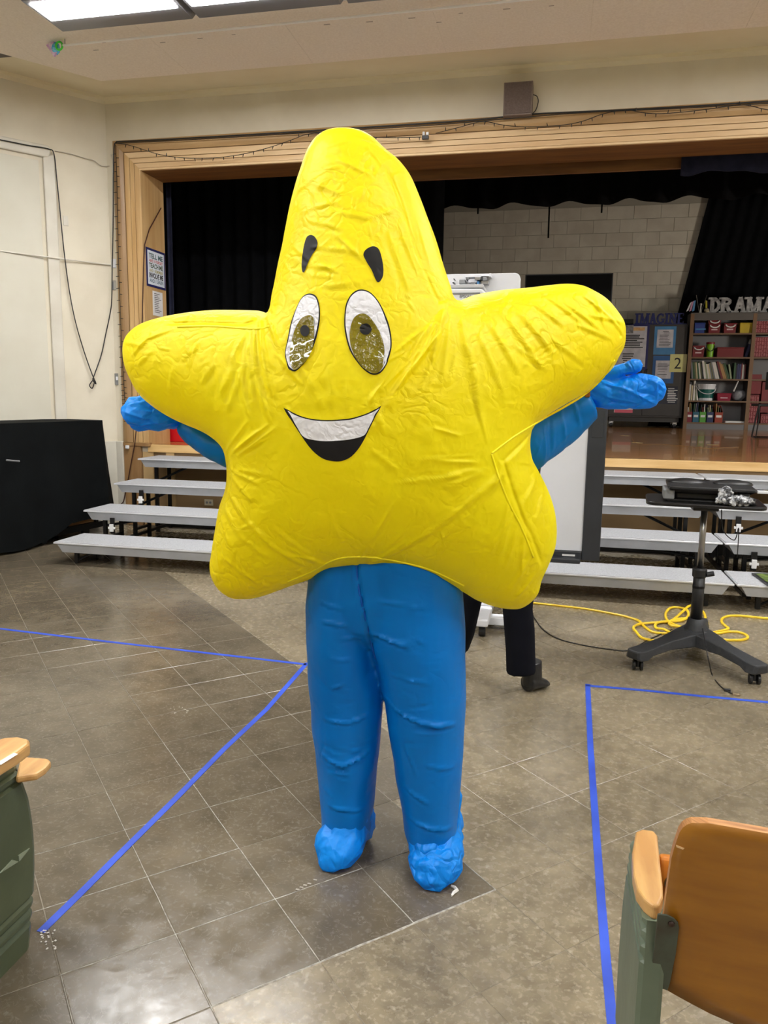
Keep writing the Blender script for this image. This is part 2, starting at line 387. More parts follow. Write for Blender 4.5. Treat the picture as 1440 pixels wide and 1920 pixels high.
# crown strip under the cove
mb = MB().prism([Vector((CN.x, YW, 4.575)), Vector((CN.x, YW-.05, 4.6)), Vector((CN.x, YW-.06, 4.65)), Vector((CN.x, YW, 4.65))], Vector((CR.x-CN.x, 0, 0)))
struct('trim_4', mb, ceil_cream)
q = [CN+Z*4.575, CN+SN*.05+Z*4.6, CN+SN*.06+Z*4.65, CN+Z*4.65]
struct('trim_5', MB().prism(q, SD*5), ceil_cream)
nx = Vector((0.7986, -0.6018, 0)); nxr = Vector((-0.7986, -0.6018, 0))
XS = at_z(1106, 72, GZ).x; k0 = 0
yedge = 7.196
for iy in range(6):
    y1 = yedge-iy*2.44; y0 = max(y1-2.44, BACK)
    for ix in range(-8, 8):
        x0 = XS+(ix)*1.22; x1 = x0+1.22
        g = .0008
        poly = [Vector((x0+g, y0+g, GZ)), Vector((x1-g, y0+g, GZ)), Vector((x1-g, y1-g if iy else y1, GZ)), Vector((x0+g, y1-g if iy else y1, GZ))]
        poly = clip(poly, Vector(e0), nx)
        if len(poly) > 2: poly = clip(poly, Vector(eR), nxr)
        if len(poly) > 2: MB().prism(poly, Z*.02).build('ceiling_panel', ceil_grey, ce)
struct('trim_6', MB().box((-8.6, BACK, GZ+.021), (10.4, 6.6, GZ+.03)), mat('ceiling_gap_dark', (92, 82, 72)))
# nail heads / scuffs on panels
mb = MB()
for px_, py_ in ((195,80),(305,80),(375,72),(438,65),(613,46),(693,41),(864,25),(950,17),(1034,11),(823,42),(772,34),(180,94)):
    p = at_z(px_, py_, GZ-.001); sc_ = random.uniform(.5, 1); mb.box((p.x-.028*sc_, p.y-.006*sc_, GZ-.0015), (p.x+.028*sc_, p.y+.006*sc_, GZ))
mb.build('scuff_marks', mat('ceiling_scuff', (172, 156, 142)), ce)['kind'] = 'stuff'

# ---- proscenium casing (mitred mouldings)
cas = struct('trim_7', MB().box((OX0-.27, YW-.012, SZ), (OX0-.26, YW, OZ+.26)), wood)
def strip(d0, d1, yf0, yf1, material_v=wood, material_h=wood_h, rnd=False):
    """moulding between distances d0..d1 outward from opening edge; front y offsets"""
    prof = [(d0, 0), (d0, -yf0), (d1, -yf1), (d1, 0)]
    if rnd:
        prof = [(d0, 0)]+[(d0+(d1-d0)*t, -(yf0+(yf1-yf0)*t+.022*math.sin(math.pi*t))) for t in (0, .15, .3, .5, .7, .85, 1)]+[(d1, 0)]
    zb = SZ+.02
    for side in ('l', 't', 'r'):
        m_ = MB(); n = len(prof); A = []; B = []
        for d, y in prof:
            if side == 'l': A.append((OX0-d, YW+y, zb)); B.append((OX0-d, YW+y, OZ+d))
            if side == 't': A.append((OX0-d, YW+y, OZ+d)); B.append((OX1+d, YW+y, OZ+d))
            if side == 'r': A.append((OX1+d, YW+y, zb)); B.append((OX1+d, YW+y, OZ+d))
        m_.add(A+B, [(i, (i+1) % n, (i+1) % n+n, i+n) for i in range(n)]+[tuple(range(n)), tuple(range(2*n-1, n-1, -1))])
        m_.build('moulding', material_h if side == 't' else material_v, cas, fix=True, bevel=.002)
groove = mat('moulding_groove_brown', (84, 52, 26), rough=.7); strip(.001, .305, .012, .012, groove, groove)
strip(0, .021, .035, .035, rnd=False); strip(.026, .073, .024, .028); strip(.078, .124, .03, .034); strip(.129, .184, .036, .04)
wood_brown = mat('varnished_pine_darker', (160, 128, 88), (140, 108, 70), 2, .4, stretch=(6, 6, .5)); wood_brown_h = mat('varnished_pine_darker_horizontal', (186, 152, 106), (166, 132, 90), 2, .4, stretch=(.5, 6, 6))  # outer moulding; horizontal copy paler to make up weak light on top
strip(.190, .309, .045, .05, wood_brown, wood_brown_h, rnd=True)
# reveal (jambs and head)
struct('trim_8', MB().box((OX0-.04, YW-.0, SZ), (OX0-.0, YW+.46, OZ+.04)), wood)
struct('trim_9', MB().box((OX0-.04, YW-.0, OZ), (OX1+.04, YW+.46, OZ+.05)), wood_dark)
struct('trim_10', MB().box((OX1, YW-.0, SZ), (OX1+.04, YW+.46, OZ+.04)), wood)
# pieces at the foot of the left casing
struct('trim_11', MB().box((OX0-.31, YW-.05, 0), (OX0-.10, YW, SZ+.02)).box((OX0-.31, YW-.06, SZ-.02), (OX0+.02, YW, SZ+.02)), mat('casing_foot_wood', (168, 132, 88), (144, 108, 68), 3, .5, stretch=(4, 4, .5)), bevel=.004)
# ---- stage
st = struct('stage_floor', MB().box((-9, YW+.03, SZ-.05), (11, 17.4, SZ)), stage_wood)
mb = MB().box((OX0-.02, YW-.03, SZ-.085), (OX1+.1, YW+.06, SZ)); struct('stage_edge', mb, edge_wood, bevel=.004)
struct('stage_apron', MB().box((OX0-.1, YW, 0), (OX1+.2, YW+.05, SZ-.085)), apron_tan)
struct('baseboard_front', MB().box((OX0+.05, YW-.045, 0), (OX1+.2, YW-.001, .15)), mat('black_rubber_baseboard', (18, 17, 16), rough=.5))  # added black strip; darkens the floor behind the risers like shade
struct('trim_12', MB().box((OX0-.09, YW-.02, 0), (OX0+.04, YW, SZ-.085)).box((OX0+.2, YW-.02, 0), (OX0+.3, YW, SZ-.085)), mat('apron_post_tan', (190, 160, 112), (176, 146, 100), 3, .5))
# stage side walls and ceiling, back wall of painted blocks
dark_wall = mat('stage_wall_dark_paint', (30, 30, 32), rough=.8)
struct('wall_stage_left', MB().box((-9.1, 8.1, 0), (-9, 17.5, 6)), dark_wall); struct('wall_stage_right', MB().box((11, 8.1, 0), (11.1, 17.5, 6)), dark_wall)
struct('ceiling_stage', MB().box((-9.1, 8.1, 6), (11.1, 17.5, 6.1)), dark_wall)
struct('wall_stage_front', MB().box((-9.1, YW+.125, OZ+.04), (11.1, YW+.2, 6)).box((-9.1, YW+.125, SZ), (OX0-.04, YW+.2, 6)).box((OX1+.04, YW+.125, SZ), (11.1, YW+.2, 6)), dark_wall)
bw = struct('wall_stage_back', MB().box((-9, 17.4, 0), (11, 17.5, 6)), mat('block_mortar', (150, 146, 134), rough=.8))
BH, BL = .268, .536; me_b = None; r0 = 0
z = SZ
while z < 5.4:
    x = -2.9+(BL/2 if r0 % 2 else 0)
    while x < 2.5:
        if me_b is None:
            o = MB().box((0, -.012, 0), (BL-.006, .002, BH-.006)).build('block', block_paint, None, bevel=.002, seg=1, org=(0, 0, 0)); me_b = o.data
        else: o = bpy.data.objects.new('block', me_b); COL.objects.link(o)
        o.parent = bw; o.location = Vector((x, 17.4+random.uniform(-.0015, .0015), z))-bw.location
        x += BL
    z += BH; r0 += 1

# ---- light fixtures (their light comes from the lenses)
lens = mat('fluorescent_lens', (255, 255, 255), emit=LAMP, rough=.4)
lens_nl = mat('lens_end_plastic', (128, 128, 132), rough=.35)
fix_w = mat('fixture_white_enamel', (226, 226, 226), rough=.35)
def fixture(x0, y0, label, n=2):
    t = empty('ceiling_light', (x0, y0, GZ), label, 'light', 'fluorescent ceiling lights'); L_ = 1.21
    for k in range(n):
        a = x0+k*L_; zb = GZ-.075
        # wrap housing: shallow trough with sloping ends
        m_ = MB(); o1 = [(a+.005, y0, GZ-.001), (a+L_-.005, y0, GZ-.001), (a+L_-.005, y0+.6, GZ-.001), (a+.005, y0+.6, GZ-.001)]
        i1 = [(a+.03, y0+.05, zb), (a+L_-.03, y0+.05, zb), (a+L_-.03, y0+.55, zb), (a+.03, y0+.55, zb)]
        m_.add(o1+i1, [(i, (i+1) % 4, (i+1) % 4+4, i+4) for i in range(4)]+[(4, 5, 6, 7)])
        m_.build('lens_body', lens_nl, t, fix=True)
        m_ = MB(); m_.box((a-.005, y0-.02, GZ-.02), (a+.012, y0+.62, GZ)); m_.box((a, y0-.02, GZ-.02), (a+L_, y0-.003, GZ)).box((a, y0+.603, GZ-.02), (a+L_, y0+.62, GZ))
        m_.box((a+L_-.012, y0-.02, GZ-.02), (a+L_+.003, y0+.62, GZ)); m_.build('frame', fix_w, t, bevel=.002, seg=1)
        MB().box((a+.06, y0+.10, zb-.006), (a+L_-.06, y0+.36, zb-.001)).build('diffuser', lens, t, bevel=.002, seg=1)
fixture(-4.115, 5.5, 'long white fluorescent ceiling light above the left side of the stage opening', 3)
for (x, y, d) in ((1.5, 5.5, 'right of the stage front'), (-4.2, 1.4, 'over the left seats'), (0.9, 1.4, 'over the right seats'), (-4.2, -2.8, 'behind the camera on the left'), (0.9, -2.8, 'behind the camera on the right'), (5.2, 3.2, 'by the right wall'), (5.2, -1.2, 'far back by the right wall'), (-6.6, -0.6, 'far back by the left wall')):
    fixture(x, y, 'white fluorescent ceiling light '+d, 2)
wp = mat('wing_lamp_panel', (255, 246, 232), emit=WING_FILL); t = empty('work_light', (7.6, 12.0, SZ), 'flat added fill lamp on a pole, unseen in the right wing of the stage', 'light')  # unseen lamp added to brighten the dark stage from the side
MB().cyl((7.6, 12, SZ), (7.6, 12, 2.0), .02).build('pole', black_metal, t); MB().cyl((7.6, 12, SZ), (7.6, 12, SZ+.03), .2).build('foot', black_metal, t)
m_ = Matrix.Translation((7.6, 12, 2.4)) @ Matrix.Rotation(math.radians(52), 4, 'Z'); MB().box((-.4, -.04, -.4), (.4, .0, .4), m_).build('housing', black_metal, t); MB().box((-.37, .001, -.37), (.37, .006, .37), m_).build('lens', wp, t)
# fill lights added high over the stage, unseen behind the black valance
wl_ = mat('work_light_lens', (255, 246, 232), emit=STAGE_FILL)
for i, (x, y, d) in enumerate(((2.4, 14.6, 'right'), (-.8, 14.6, 'left'))):
    t = empty('work_light', (x, y, 5.9), d+' long added fill light over the stage, unseen behind the black valance', 'light'); MB().box((x-.9, y-.12, 5.86), (x+.9, y+.12, 6.0)).build('housing', fix_w, t); MB().box((x-.85, y-.09, 5.84), (x+.85, y+.09, 5.8599)).build('tube_lens', wl_, t)

# ============================================================ STAR COSTUME PERSON
DP = 2.40     # depth of the star's rim plane
OUT = [(640,246),(672,249),(699,262),(724,286),(750,308),(770,335),(786,372),(801,412),(817,455),(830,500),(842,537),(853,566),
 (885,556),(930,547),(990,541),(1050,534),(1084,536),(1108,546),(1132,561),(1152,583),(1166,606),(1168,632),(1165,652),(1157,668),(1145,690),(1129,707),(1098,734),(1058,757),(1019,780),
 (994,800),(988,826),(992,855),(1003,876),(1016,900),(1027,925),(1036,955),(1040,990),(1037,1022),(1026,1050),(1013,1080),(1007,1106),(994,1124),(975,1136),(956,1138),(925,1133),(890,1120),(866,1105),(843,1094),(812,1083),(781,1074),(750,1066),(720,1060),(690,1056),(663,1056),(640,1058),(621,1061),(602,1070),(583,1081),(545,1095),(498,1113),(470,1119),(441,1119),(422,1110),(408,1096),(398,1075),(396,1055),(399,1036),(408,985),(416,945),(427,915),(432,888),(431,862),(424,838),(404,820),(380,807),(352,796),(322,782),(292,763),(266,740),(247,707),(238,682),(235,655),(240,633),(254,617),(275,605),(310,595),(350,588),(400,583),(450,583),(490,585),
 (509,588),(514,556),(518,535),(524,500),(531,468),(536,440),(545,392),(555,352),(565,320),(575,290),(590,265),(612,250)]
poly = np.array([pl(x, y, DP) for x, y in OUT])
# smooth outline (closed catmull-rom) but keep notches
cp = [Vector((a, b, 0)) for a, b in poly]
sp = smoothpath(cp, 5, True); SPL = np.array([(p.x, p.y) for p in sp])
def seg_dist(P, Q, closed=True):
    """min distance of points P (n,2) to polyline Q"""
    A = Q; B = np.roll(Q, -1, 0)
    if not closed: A, B = Q[:-1], Q[1:]
    best = np.full(len(P), 9.0)
    for a, b in zip(A, B):
        d = b-a; t = np.clip(((P-a)@d)/(d@d+1e-12), 0, 1); e = P-(a+t[:, None]*d)
        best = np.minimum(best, np.hypot(e[:, 0], e[:, 1]))
    return best
def inside(P, Q):
    r = np.zeros(len(P), bool); A = Q; B = np.roll(Q, -1, 0)
    for a, b in zip(A, B):
        if a[1] == b[1]: continue
        c = ((a[1] > P[:, 1]) != (b[1] > P[:, 1])) & (P[:, 0] < (b[0]-a[0])*(P[:, 1]-a[1])/(b[1]-a[1])+a[0]); r ^= c
    return r
g = .0125; gx0, gz0 = SPL[:, 0].min()-.03, SPL[:, 1].min()-.03
nxg = int((SPL[:, 0].max()+.03-gx0)/g)+1; nzg = int((SPL[:, 1].max()+.03-gz0)/g)+1
GX, GZg = np.meshgrid(gx0+np.arange(nxg)*g, gz0+np.arange(nzg)*g, indexing='ij')
GP = np.stack([GX.ravel(), GZg.ravel()], 1); IN = inside(GP, SPL).reshape(GX.shape); DS = seg_dist(GP, SPL).reshape(GX.shape)
U = np.zeros_like(GX); par = (np.add.outer(np.arange(nxg), np.arange(nzg)) % 2).astype(bool)
for it in range(500):
    for pr in (par, ~par):
        lap = np.zeros_like(U); lap[1:-1, 1:-1] = (U[2:, 1:-1]+U[:-2, 1:-1]+U[1:-1, 2:]+U[1:-1, :-2]+g*g*4)/4
        U = np.where(IN & pr, U+1.85*(lap-U), U)
Wg = np.where(IN & (DS > g*1.2), U/np.maximum(DS, 1e-4), np.nan)
for it in range(40):       # fill outwards
    nanm = np.isnan(Wg); 
    if not nanm.any(): break
    pad = np.pad(Wg, 1, constant_values=np.nan); st_ = np.stack([pad[a:a+nxg, b:b+nzg] for a in range(3) for b in range(3)])
    with np.errstate(all='ignore'):
        import warnings; warnings.simplefilter('ignore'); av = np.nanmean(st_, 0)
    Wg = np.where(nanm, av, Wg)
Wg = np.nan_to_num(Wg, nan=float(np.nanmin(Wg)))
for it in range(3):
    pad = np.pad(Wg, 1, mode='edge'); Wg = sum(pad[a:a+nxg, b:b+nzg] for a in range(3) for b in range(3))/9
def samp(G, P):
    fx = np.clip((P[:, 0]-gx0)/g, 0, nxg-1.001); fz = np.clip((P[:, 1]-gz0)/g, 0, nzg-1.001)
    i = fx.astype(int); j = fz.astype(int); a = fx-i; b = fz-j
    return G[i, j]*(1-a)*(1-b)+G[i+1, j]*a*(1-b)+G[i, j+1]*(1-a)*b+G[i+1, j+1]*a*b
# fold strokes seen on the cloth (pixels of the front plane): x0,y0,x1,y1,height mm,width mm
STK = [(333,613,400,613,-5,6),(400,613,478,618,-5,6),(478,618,500,613,-6,6),(500,613,513,590,-7,7),
 (748,400,765,460,-4,7),(765,460,790,530,-4,7),(790,530,812,582,-5,7),(812,582,850,566,-5,8),(725,340,748,400,-4,7),
 (921,851,965,818,-7,8),(965,818,1019,783,-6,7),(1019,783,1085,745,-3,5),(1085,745,1150,680,-3,5),(1150,680,1160,640,-3,5),
 (921,851,935,895,-5,7),(935,895,955,945,-5,7),(955,945,978,990,-5,7),(978,990,1000,1040,-4,7),(920,855,900,905,3,10),
 (583,1072,625,1048,-3,5),(625,1048,665,1042,-3,5),(665,1042,720,1046,-3,5),(720,1046,800,1066,-3,5),(800,1066,880,1100,-3,5),(520,1090,583,1072,-3,5),
 (690,1040,790,975,5,9),(700,1030,760,985,4,8),(790,975,910,880,5,10),(800,1000,850,945,3,8),(850,950,925,870,3,8),(670,1040,690,1000,3,7),
 (440,900,480,950,5,9),(480,950,530,1000,5,9),(530,1000,590,1040,4,9),(435,930,470,985,4,8),(470,985,520,1020,3,8),(432,960,450,1010,3,7),(420,990,425,1050,3,7),(440,1030,500,1075,3,8),
 (505,600,520,680,6,9),(520,680,535,740,5,9),(498,620,505,700,6,9),(505,700,530,780,5,9),(488,640,500,740,4,8),(515,590,545,660,4,8),(470,680,500,790,4,9),(440,700,450,760,3,8),(380,640,385,700,3,6),(395,660,382,690,3,6),
 (270,670,300,640,4,6),(300,640,345,625,3,6),(250,645,300,655,3,6),(280,690,310,665,2,6),(355,690,345,735,3,7),(375,680,400,650,3,7),(410,720,430,690,3,7),
 (820,600,800,680,5,9),(812,610,770,700,5,9),(800,620,760,680,4,8),(830,620,815,720,4,9),(850,610,860,700,4,9),(790,640,740,740,4,8),(760,700,700,800,3,9),(740,690,690,760,3,8),
 (900,620,945,700,5,8),(925,600,985,690,5,8),(955,600,1010,670,5,8),(880,640,920,740,4,8),(985,585,1030,620,4,7),(1010,570,1060,610,4,6),(1040,580,1100,625,4,6),(1070,560,1120,600,4,6),(1100,570,1110,620,3,6),
 (1060,620,1120,640,4,6),(1000,640,1060,680,3,7),(945,660,1000,700,3,7),(1120,600,1160,640,3,6),(1080,600,1150,610,3,6),(860,660,880,760,3,9),
 (940,940,900,1010,3,8),(950,960,930,1040,3,8),(960,980,960,1070,3,8),(975,1020,940,1090,3,8),(985,1060,950,1110,3,7),(1005,900,985,960,4,9),(990,880,960,930,4,9),
 (560,380,600,360,3,7),(600,370,650,400,3,7),(640,330,700,360,3,7),(620,300,660,290,2,7),(690,300,720,340,3,8),(580,420,640,410,3,6),(590,440,650,460,3,6),(640,430,700,440,3,6),(600,490,670,500,3,6),(610,520,650,540,3,6),(580,520,640,530,2,6),(640,470,690,520,3,6),
 (560,480,600,520,2,6),(540,500,560,530,2,6),(700,440,740,420,3,7),(730,470,760,560,4,9),(745,450,780,540,3,8),(620,560,680,555,3,6),(600,540,650,545,2,6),(560,400,575,330,3,9),(780,440,800,520,4,9),
 (590,700,620,760,3,9),(630,700,640,770,2,9),(660,720,665,780,2,9),(700,740,720,800,3,9),(560,760,570,790,3,7),(700,830,740,860,2,10)]
rs = random.Random(3)
for cx, cy, a0, a1, n_, r0_, r1_ in ((505,600,60,130,9,30,170),(850,580,60,150,12,40,230),(432,860,-60,60,8,20,150),(930,850,-10,100,9,20,170),(930,850,150,240,7,40,170),(665,1055,190,350,8,30,150)):
    for _ in range(n_):
        a = math.radians(rs.uniform(a0, a1)); r1 = rs.uniform(r0_, (r0_+r1_)/2); r2 = r1+rs.uniform(40, r1_*.6)
        b_ = a+rs.uniform(-.12, .12)
        STK.append((cx+r1*math.cos(a), cy+r1*math.sin(a), cx+r2*math.cos(b_), cy+r2*math.sin(b_), rs.uniform(1.5, 3.5), rs.uniform(5, 9)))
for _ in range(130):       # short crumples
    t = rs.random()
    if t < .4: cx, cy = rs.gauss(650, 55), rs.uniform(270, 640)
    elif t < .7: cx, cy = rs.uniform(920, 1150), rs.uniform(560, 700)
    elif t < .85: cx, cy = rs.uniform(260, 460), rs.uniform(610, 740)
    else: cx, cy = rs.uniform(430, 990), rs.uniform(960, 1100)
    a = rs.uniform(0, math.pi); l = rs.uniform(10, 32)
    STK.append((cx, cy, cx+l*math.cos(a), cy+l*math.sin(a), rs.uniform(-2.6, 2.6), rs.uniform(3, 6)))
STM = []
for x0, y0, x1, y1, h_, w_ in STK:
    STM.append((np.array(pl(x0, y0, DP-.2)) if False else np.array(pl(x0, y0, DP)), np.array(pl(x1, y1, DP)), h_/1000, w_/1000))
def strokes(P, STM):
    out = np.zeros(len(P))
    for a, b, h_, w_ in STM:
        d = b-a; L_ = np.hypot(*d)+1e-6
        lo = np.minimum(a, b)-3*w_; hi = np.maximum(a, b)+3*w_
        idx = np.where((P[:, 0] > lo[0]) & (P[:, 0] < hi[0]) & (P[:, 1] > lo[1]) & (P[:, 1] < hi[1]))[0]
        if not len(idx): continue
        q_ = P[idx]-a; t = (q_@d)/(L_*L_); s_ = (q_[:, 0]*d[1]-q_[:, 1]*d[0])/L_
        env = np.clip(np.sin(np.pi*np.clip((t+.08)/1.16, 0, 1)), 0, 1)**.6
        s2 = s_/w_
        out[idx] += h_*env*(np.exp(-np.abs(s2)**1.5*1.5)-.3*np.exp(-((s2-1.5)/1.0)**2))
    return out
KD = .80
_nc = {}
def wob(P, sc, seed):
    return np.array([noise.noise((x*sc, z_*sc, seed)) for x, z_ in P])
def front_depth(P, wr=True):
    ds = seg_dist(P, SPL); k = np.clip((ds-.03)/.05, 0, 1); k = k*k*(3-2*k)
    u = np.maximum(samp(Wg, P)*ds, 0)*(1-k)+np.maximum(samp(U, P), 0)*k
    d = .335*np.power(u/U.max(), .43)
    if wr:
        fade = np.clip(ds/.03, 0, 1)
        d = d + (strokes(P, STM)*1.7 + .004*wob(P, 7, 1.3) + .0022*wob(P, 22, 4.1) + .0007*wob(P, 48, 9.1))*fade
    return d
NA, NR = 960, 150
C0 = np.array(pl(695, 760, DP))
# outline radius by angle, by ray-polygon intersection
ang = np.linspace(0, 2*np.pi, NA, endpoint=False); rad = np.zeros(NA)
A_ = SPL-C0; B_ = np.roll(A_, -1, 0)
for i, a in enumerate(ang):
    d = np.array([math.cos(a), math.sin(a)]); e = B_-A_; den = d[0]*e[:, 1]-d[1]*e[:, 0]; den = np.where(abs(den) < 1e-12, 1e-12, den)
    t = (A_[:, 0]*e[:, 1]-A_[:, 1]*e[:, 0])/den; s_ = (A_[:, 0]*d[1]-A_[:, 1]*d[0])/den
    ok = (t > 0) & (s_ >= -1e-9) & (s_ <= 1+1e-9); rad[i] = t[ok].max()
def disc(nr, fn):
    tt = np.sin(np.linspace(0, 1, nr+1)[1:]*math.pi/2)**.9; tt[-1] = 1
    P = (C0[None, None, :]+tt[:, None, None]*rad[None, :, None]*np.stack([np.cos(ang), np.sin(ang)], 1)[None]).reshape(-1, 2)
    P = np.vstack([C0[None], P]); return P, fn(P)
Pf, df = disc(NR, front_depth); df[-NA:] = 0
NB = 40
Pb, db = disc(NB, lambda P: front_depth(P, False)*.85); db[-NA:] = 0
RTn = np.array(RT); FWn = np.array(FW)
def to3(P, dep): return P[:, :1]*RTn+dep[:, None]*FWn+np.stack([0*P[:, 0], 0*P[:, 0], P[:, 1]], 1)
V1 = to3(Pf, DP-df); V2 = to3(Pb, DP+db)
def fan(nr, base, flip):
    F = []
    k = np.arange(NA); k2 = (k+1) % NA
    tri = np.stack([np.zeros(NA, int), 1+k, 1+k2], 1)+base
    rings = []
    for r in range(nr-1):
        a = 1+r*NA; rings.append(np.stack([a+k, a+NA+k, a+NA+k2, a+k2], 1)+base)
    q_ = np.vstack(rings)
    if flip: tri = tri[:, ::-1]; q_ = q_[:, ::-1]
    return tri.tolist()+q_.tolist()
faces = fan(NR, 0, False)
nb0 = len(V1); fb = fan(NB, nb0, True)
rim_b0 = nb0+1+(NB-1)*NA; rim_f0 = 1+(NR-1)*NA
fb = [[(v-rim_b0+rim_f0) if v >= rim_b0 else v for v in f] for f in fb]
V = np.vstack([V1, V2[:-NA]])
PROOT = W(0.05, 2.36, 0)
person = empty('person', PROOT, 'person in a puffy yellow smiling star costume with blue trousers, arms held out', 'person')
yellow = cloth('yellow_nylon', (255, 243, 0), (255, 236, 0), crease=15, strength=.36, rough=.5, dist=.005, transl=.32)
me = bpy.data.meshes.new('star_costume'); me.from_pydata(V.tolist(), [], faces+fb); me.materials.append(yellow)
me.polygons.foreach_set('use_smooth', [True]*len(me.polygons)); me.update()
star = link('star_costume', me, person); star['label'] = 'puffy yellow star body with a printed smiling face'
# printed face, following the cloth
def fpx(p): return Vector((480+p[0]/4, 420+p[1]/4, 0))
def patch(name, pts, material, off, label=None, strips=None, nr=12):
    if strips:
        up, lo_ = strips
        n = 60
        def resamp(c):
            c = [fpx(p) for p in c]; c = smoothpath(c, 8); xs = np.array([p.x for p in c]); ys = np.array([p.y for p in c]); return xs, ys
        xu, yu = resamp(up); xl, yl = resamp(lo_)
        X0, X1 = max(xu.min(), xl.min()), min(xu.max(), xl.max()); t = (1-np.cos(np.linspace(0, math.pi, n)))/2; X = X0+(X1-X0)*t
        ou, ol = np.argsort(xu), np.argsort(xl); Yu = np.interp(X, xu[ou], yu[ou]); Yl = np.interp(X, xl[ol], yl[ol])
        m_ = 24; PP = [(x, a+(b-a)*k/m_) for x, a, b in zip(X, Yu, Yl) for k in range(m_+1)]
        F = [(i*(m_+1)+k, i*(m_+1)+k+1, (i+1)*(m_+1)+k+1, (i+1)*(m_+1)+k) for i in range(n-1) for k in range(m_)]
    else:
        c = smoothpath([fpx(p) for p in pts], 6, True); n = len(c); ctr = sum(c, Vector((0, 0, 0)))/n
        PP = [(ctr.x, ctr.y)]+[tuple((ctr+(p-ctr)*(r/nr)).xy) for r in range(1, nr+1) for p in c]
        F = [(0, 1+(k+1) % n, 1+k) for k in range(n)]+[(1+(r-1)*n+k, 1+(r-1)*n+(k+1) % n, 1+r*n+(k+1) % n, 1+r*n+k) for r in range(1, nr) for k in range(n)]
    # project the print along the viewing direction in which it was measured: iterate to the cloth surface
    LZ = []
    for x, y in PP:
        LZ.append((x, y))
    PX = np.array(LZ); dep = np.full(len(PX), DP-.3)
    for it in range(12):
        P = np.array([pl(x, y, d) for (x, y), d in zip(PX, dep)]); nd = DP-fd_fast(P); dep = dep*.3+nd*.7
    P = np.array([pl(x, y, d) for (x, y), d in zip(PX, dep)])
    # offset along the local normal
    e = .004; dx = (fd_fast(P+[e, 0])-fd_fast(P-[e, 0]))/(2*e); dz = (fd_fast(P+[0, e])-fd_fast(P-[0, e]))/(2*e)
    nrm = np.stack([-dx, np.ones(len(P)), -dz], 1); nrm /= np.linalg.norm(nrm, axis=1)[:, None]
    P2 = P+nrm[:, [0, 2]]*off; D2 = dep-nrm[:, 1]*off
    me = bpy.data.meshes.new(name); me.from_pydata(to3(P2, D2).tolist(), [], F); me.materials.append(material)
    me.polygons.foreach_set('use_smooth', [True]*len(me.polygons)); me.update()
    b = bmesh.new(); b.from_mesh(me); bmesh.ops.recalc_face_normals(b, faces=b.faces)
    s_ = sum((f.normal*f.calc_area() for f in b.faces), Vector((0, 0, 0)))
    if s_.dot(FW) > 0: bmesh.ops.reverse_faces(b, faces=b.faces)
    b.to_mesh(me); b.free()
    o = link(name, me, star)
    if label: o['label'] = label
    return o
# sewn seams standing a little proud of the cloth
seam_m = mat('yellow_seam_piping', (255, 240, 0), rough=.5)
for pts_ in (((921,851),(935,895),(955,945),(978,990),(1000,1045)), ((921,851),(965,818),(1019,785),(1060,762),(1098,738),(1130,708),(1152,675)), ((333,613),(400,612),(478,617),(505,612)), ((540,1090),(583,1072),(625,1050),(665,1044),(720,1048),(800,1066),(870,1098))):
    c_ = smoothpath([(x, y, 0) for x, y in pts_], 10); PX_ = np.array([(p.x, p.y) for p in c_]); dp = np.full(len(PX_), DP-.15)
    for it in range(8): P_ = np.array([pl(x, y, d) for (x, y), d in zip(PX_, dp)]); dp = dp*.3+.7*(DP-front_depth(P_))
    P_ = np.array([pl(x, y, d) for (x, y), d in zip(PX_, dp)]); MB().tube([W(a, d+.0012, b) for (a, b), d in zip(P_, dp)], .0036, 8).build('seam', seam_m, star, smooth=True)
# fast grid version of the front depth
g2 = .003; hx = np.arange(pl(500, 760, DP)[0]-.05, pl(800, 760, DP)[0]+.12, g2); hz = np.arange(pl(640, 900, DP)[1]-.1, pl(640, 400, DP)[1]+.1, g2)
HX, HZ = np.meshgrid(hx, hz, indexing='ij'); HP = np.stack([HX.ravel(), HZ.ravel()], 1); HD = front_depth(HP).reshape(HX.shape)
def fd_fast(P):
    fx = np.clip((P[:, 0]-hx[0])/g2, 0, len(hx)-1.001); fz = np.clip((P[:, 1]-hz[0])/g2, 0, len(hz)-1.001)
    i = fx.astype(int); j = fz.astype(int); a = fx-i; b = fz-j
    return HD[i, j]*(1-a)*(1-b)+HD[i+1, j]*a*(1-b)+HD[i, j+1]*(1-a)*b+HD[i+1, j+1]*a*b
print_black = mat('black_print', (18, 16, 16), rough=.6, spec=.3); print_white = cloth('white_nylon_print', (232, 232, 234), (222, 222, 226), crease=20, strength=.4, rough=.45, transl=0)
win = mat('clear_vinyl_window', (128, 116, 22), (112, 100, 14), 12, .12, bump=1.0, bscale=26, coat=.5)
def grow(pts, k):
    c = np.mean(np.array(pts, float), 0); out = []
    for p in pts:
        d = np.array(p, float)-c; L_ = np.hypot(*d); out.append(tuple(c+d*(L_+k)/L_))
    return out
LE = [(400,523),(450,540),(475,600),(482,690),(470,790),(440,900),(390,1010),(340,1070),(290,1107),(245,1085),(225,1020),(220,960),(240,860),(265,740),(310,620),(350,550)]
RE = [(790,493),(850,510),(910,570),(960,660),(1000,770),(1017,880),(1008,970),(975,1060),(935,1115),(885,1132),(830,1110),(770,1050),(710,960),(675,850),(662,740),(672,620),(700,550),(740,508)]
LWN = [(395,690),(430,700),(440,760),(437,880),(410,980),(360,1050),(290,1098),(264,1060),(258,980),(270,890),(300,790),(340,720)]
RWN = [(790,677),(840,690),(890,750),(930,820),(960,920),(960,1000),(945,1080),(900,1122),(840,1106),(770,1040),(720,940),(705,850),(712,770),(740,705)]
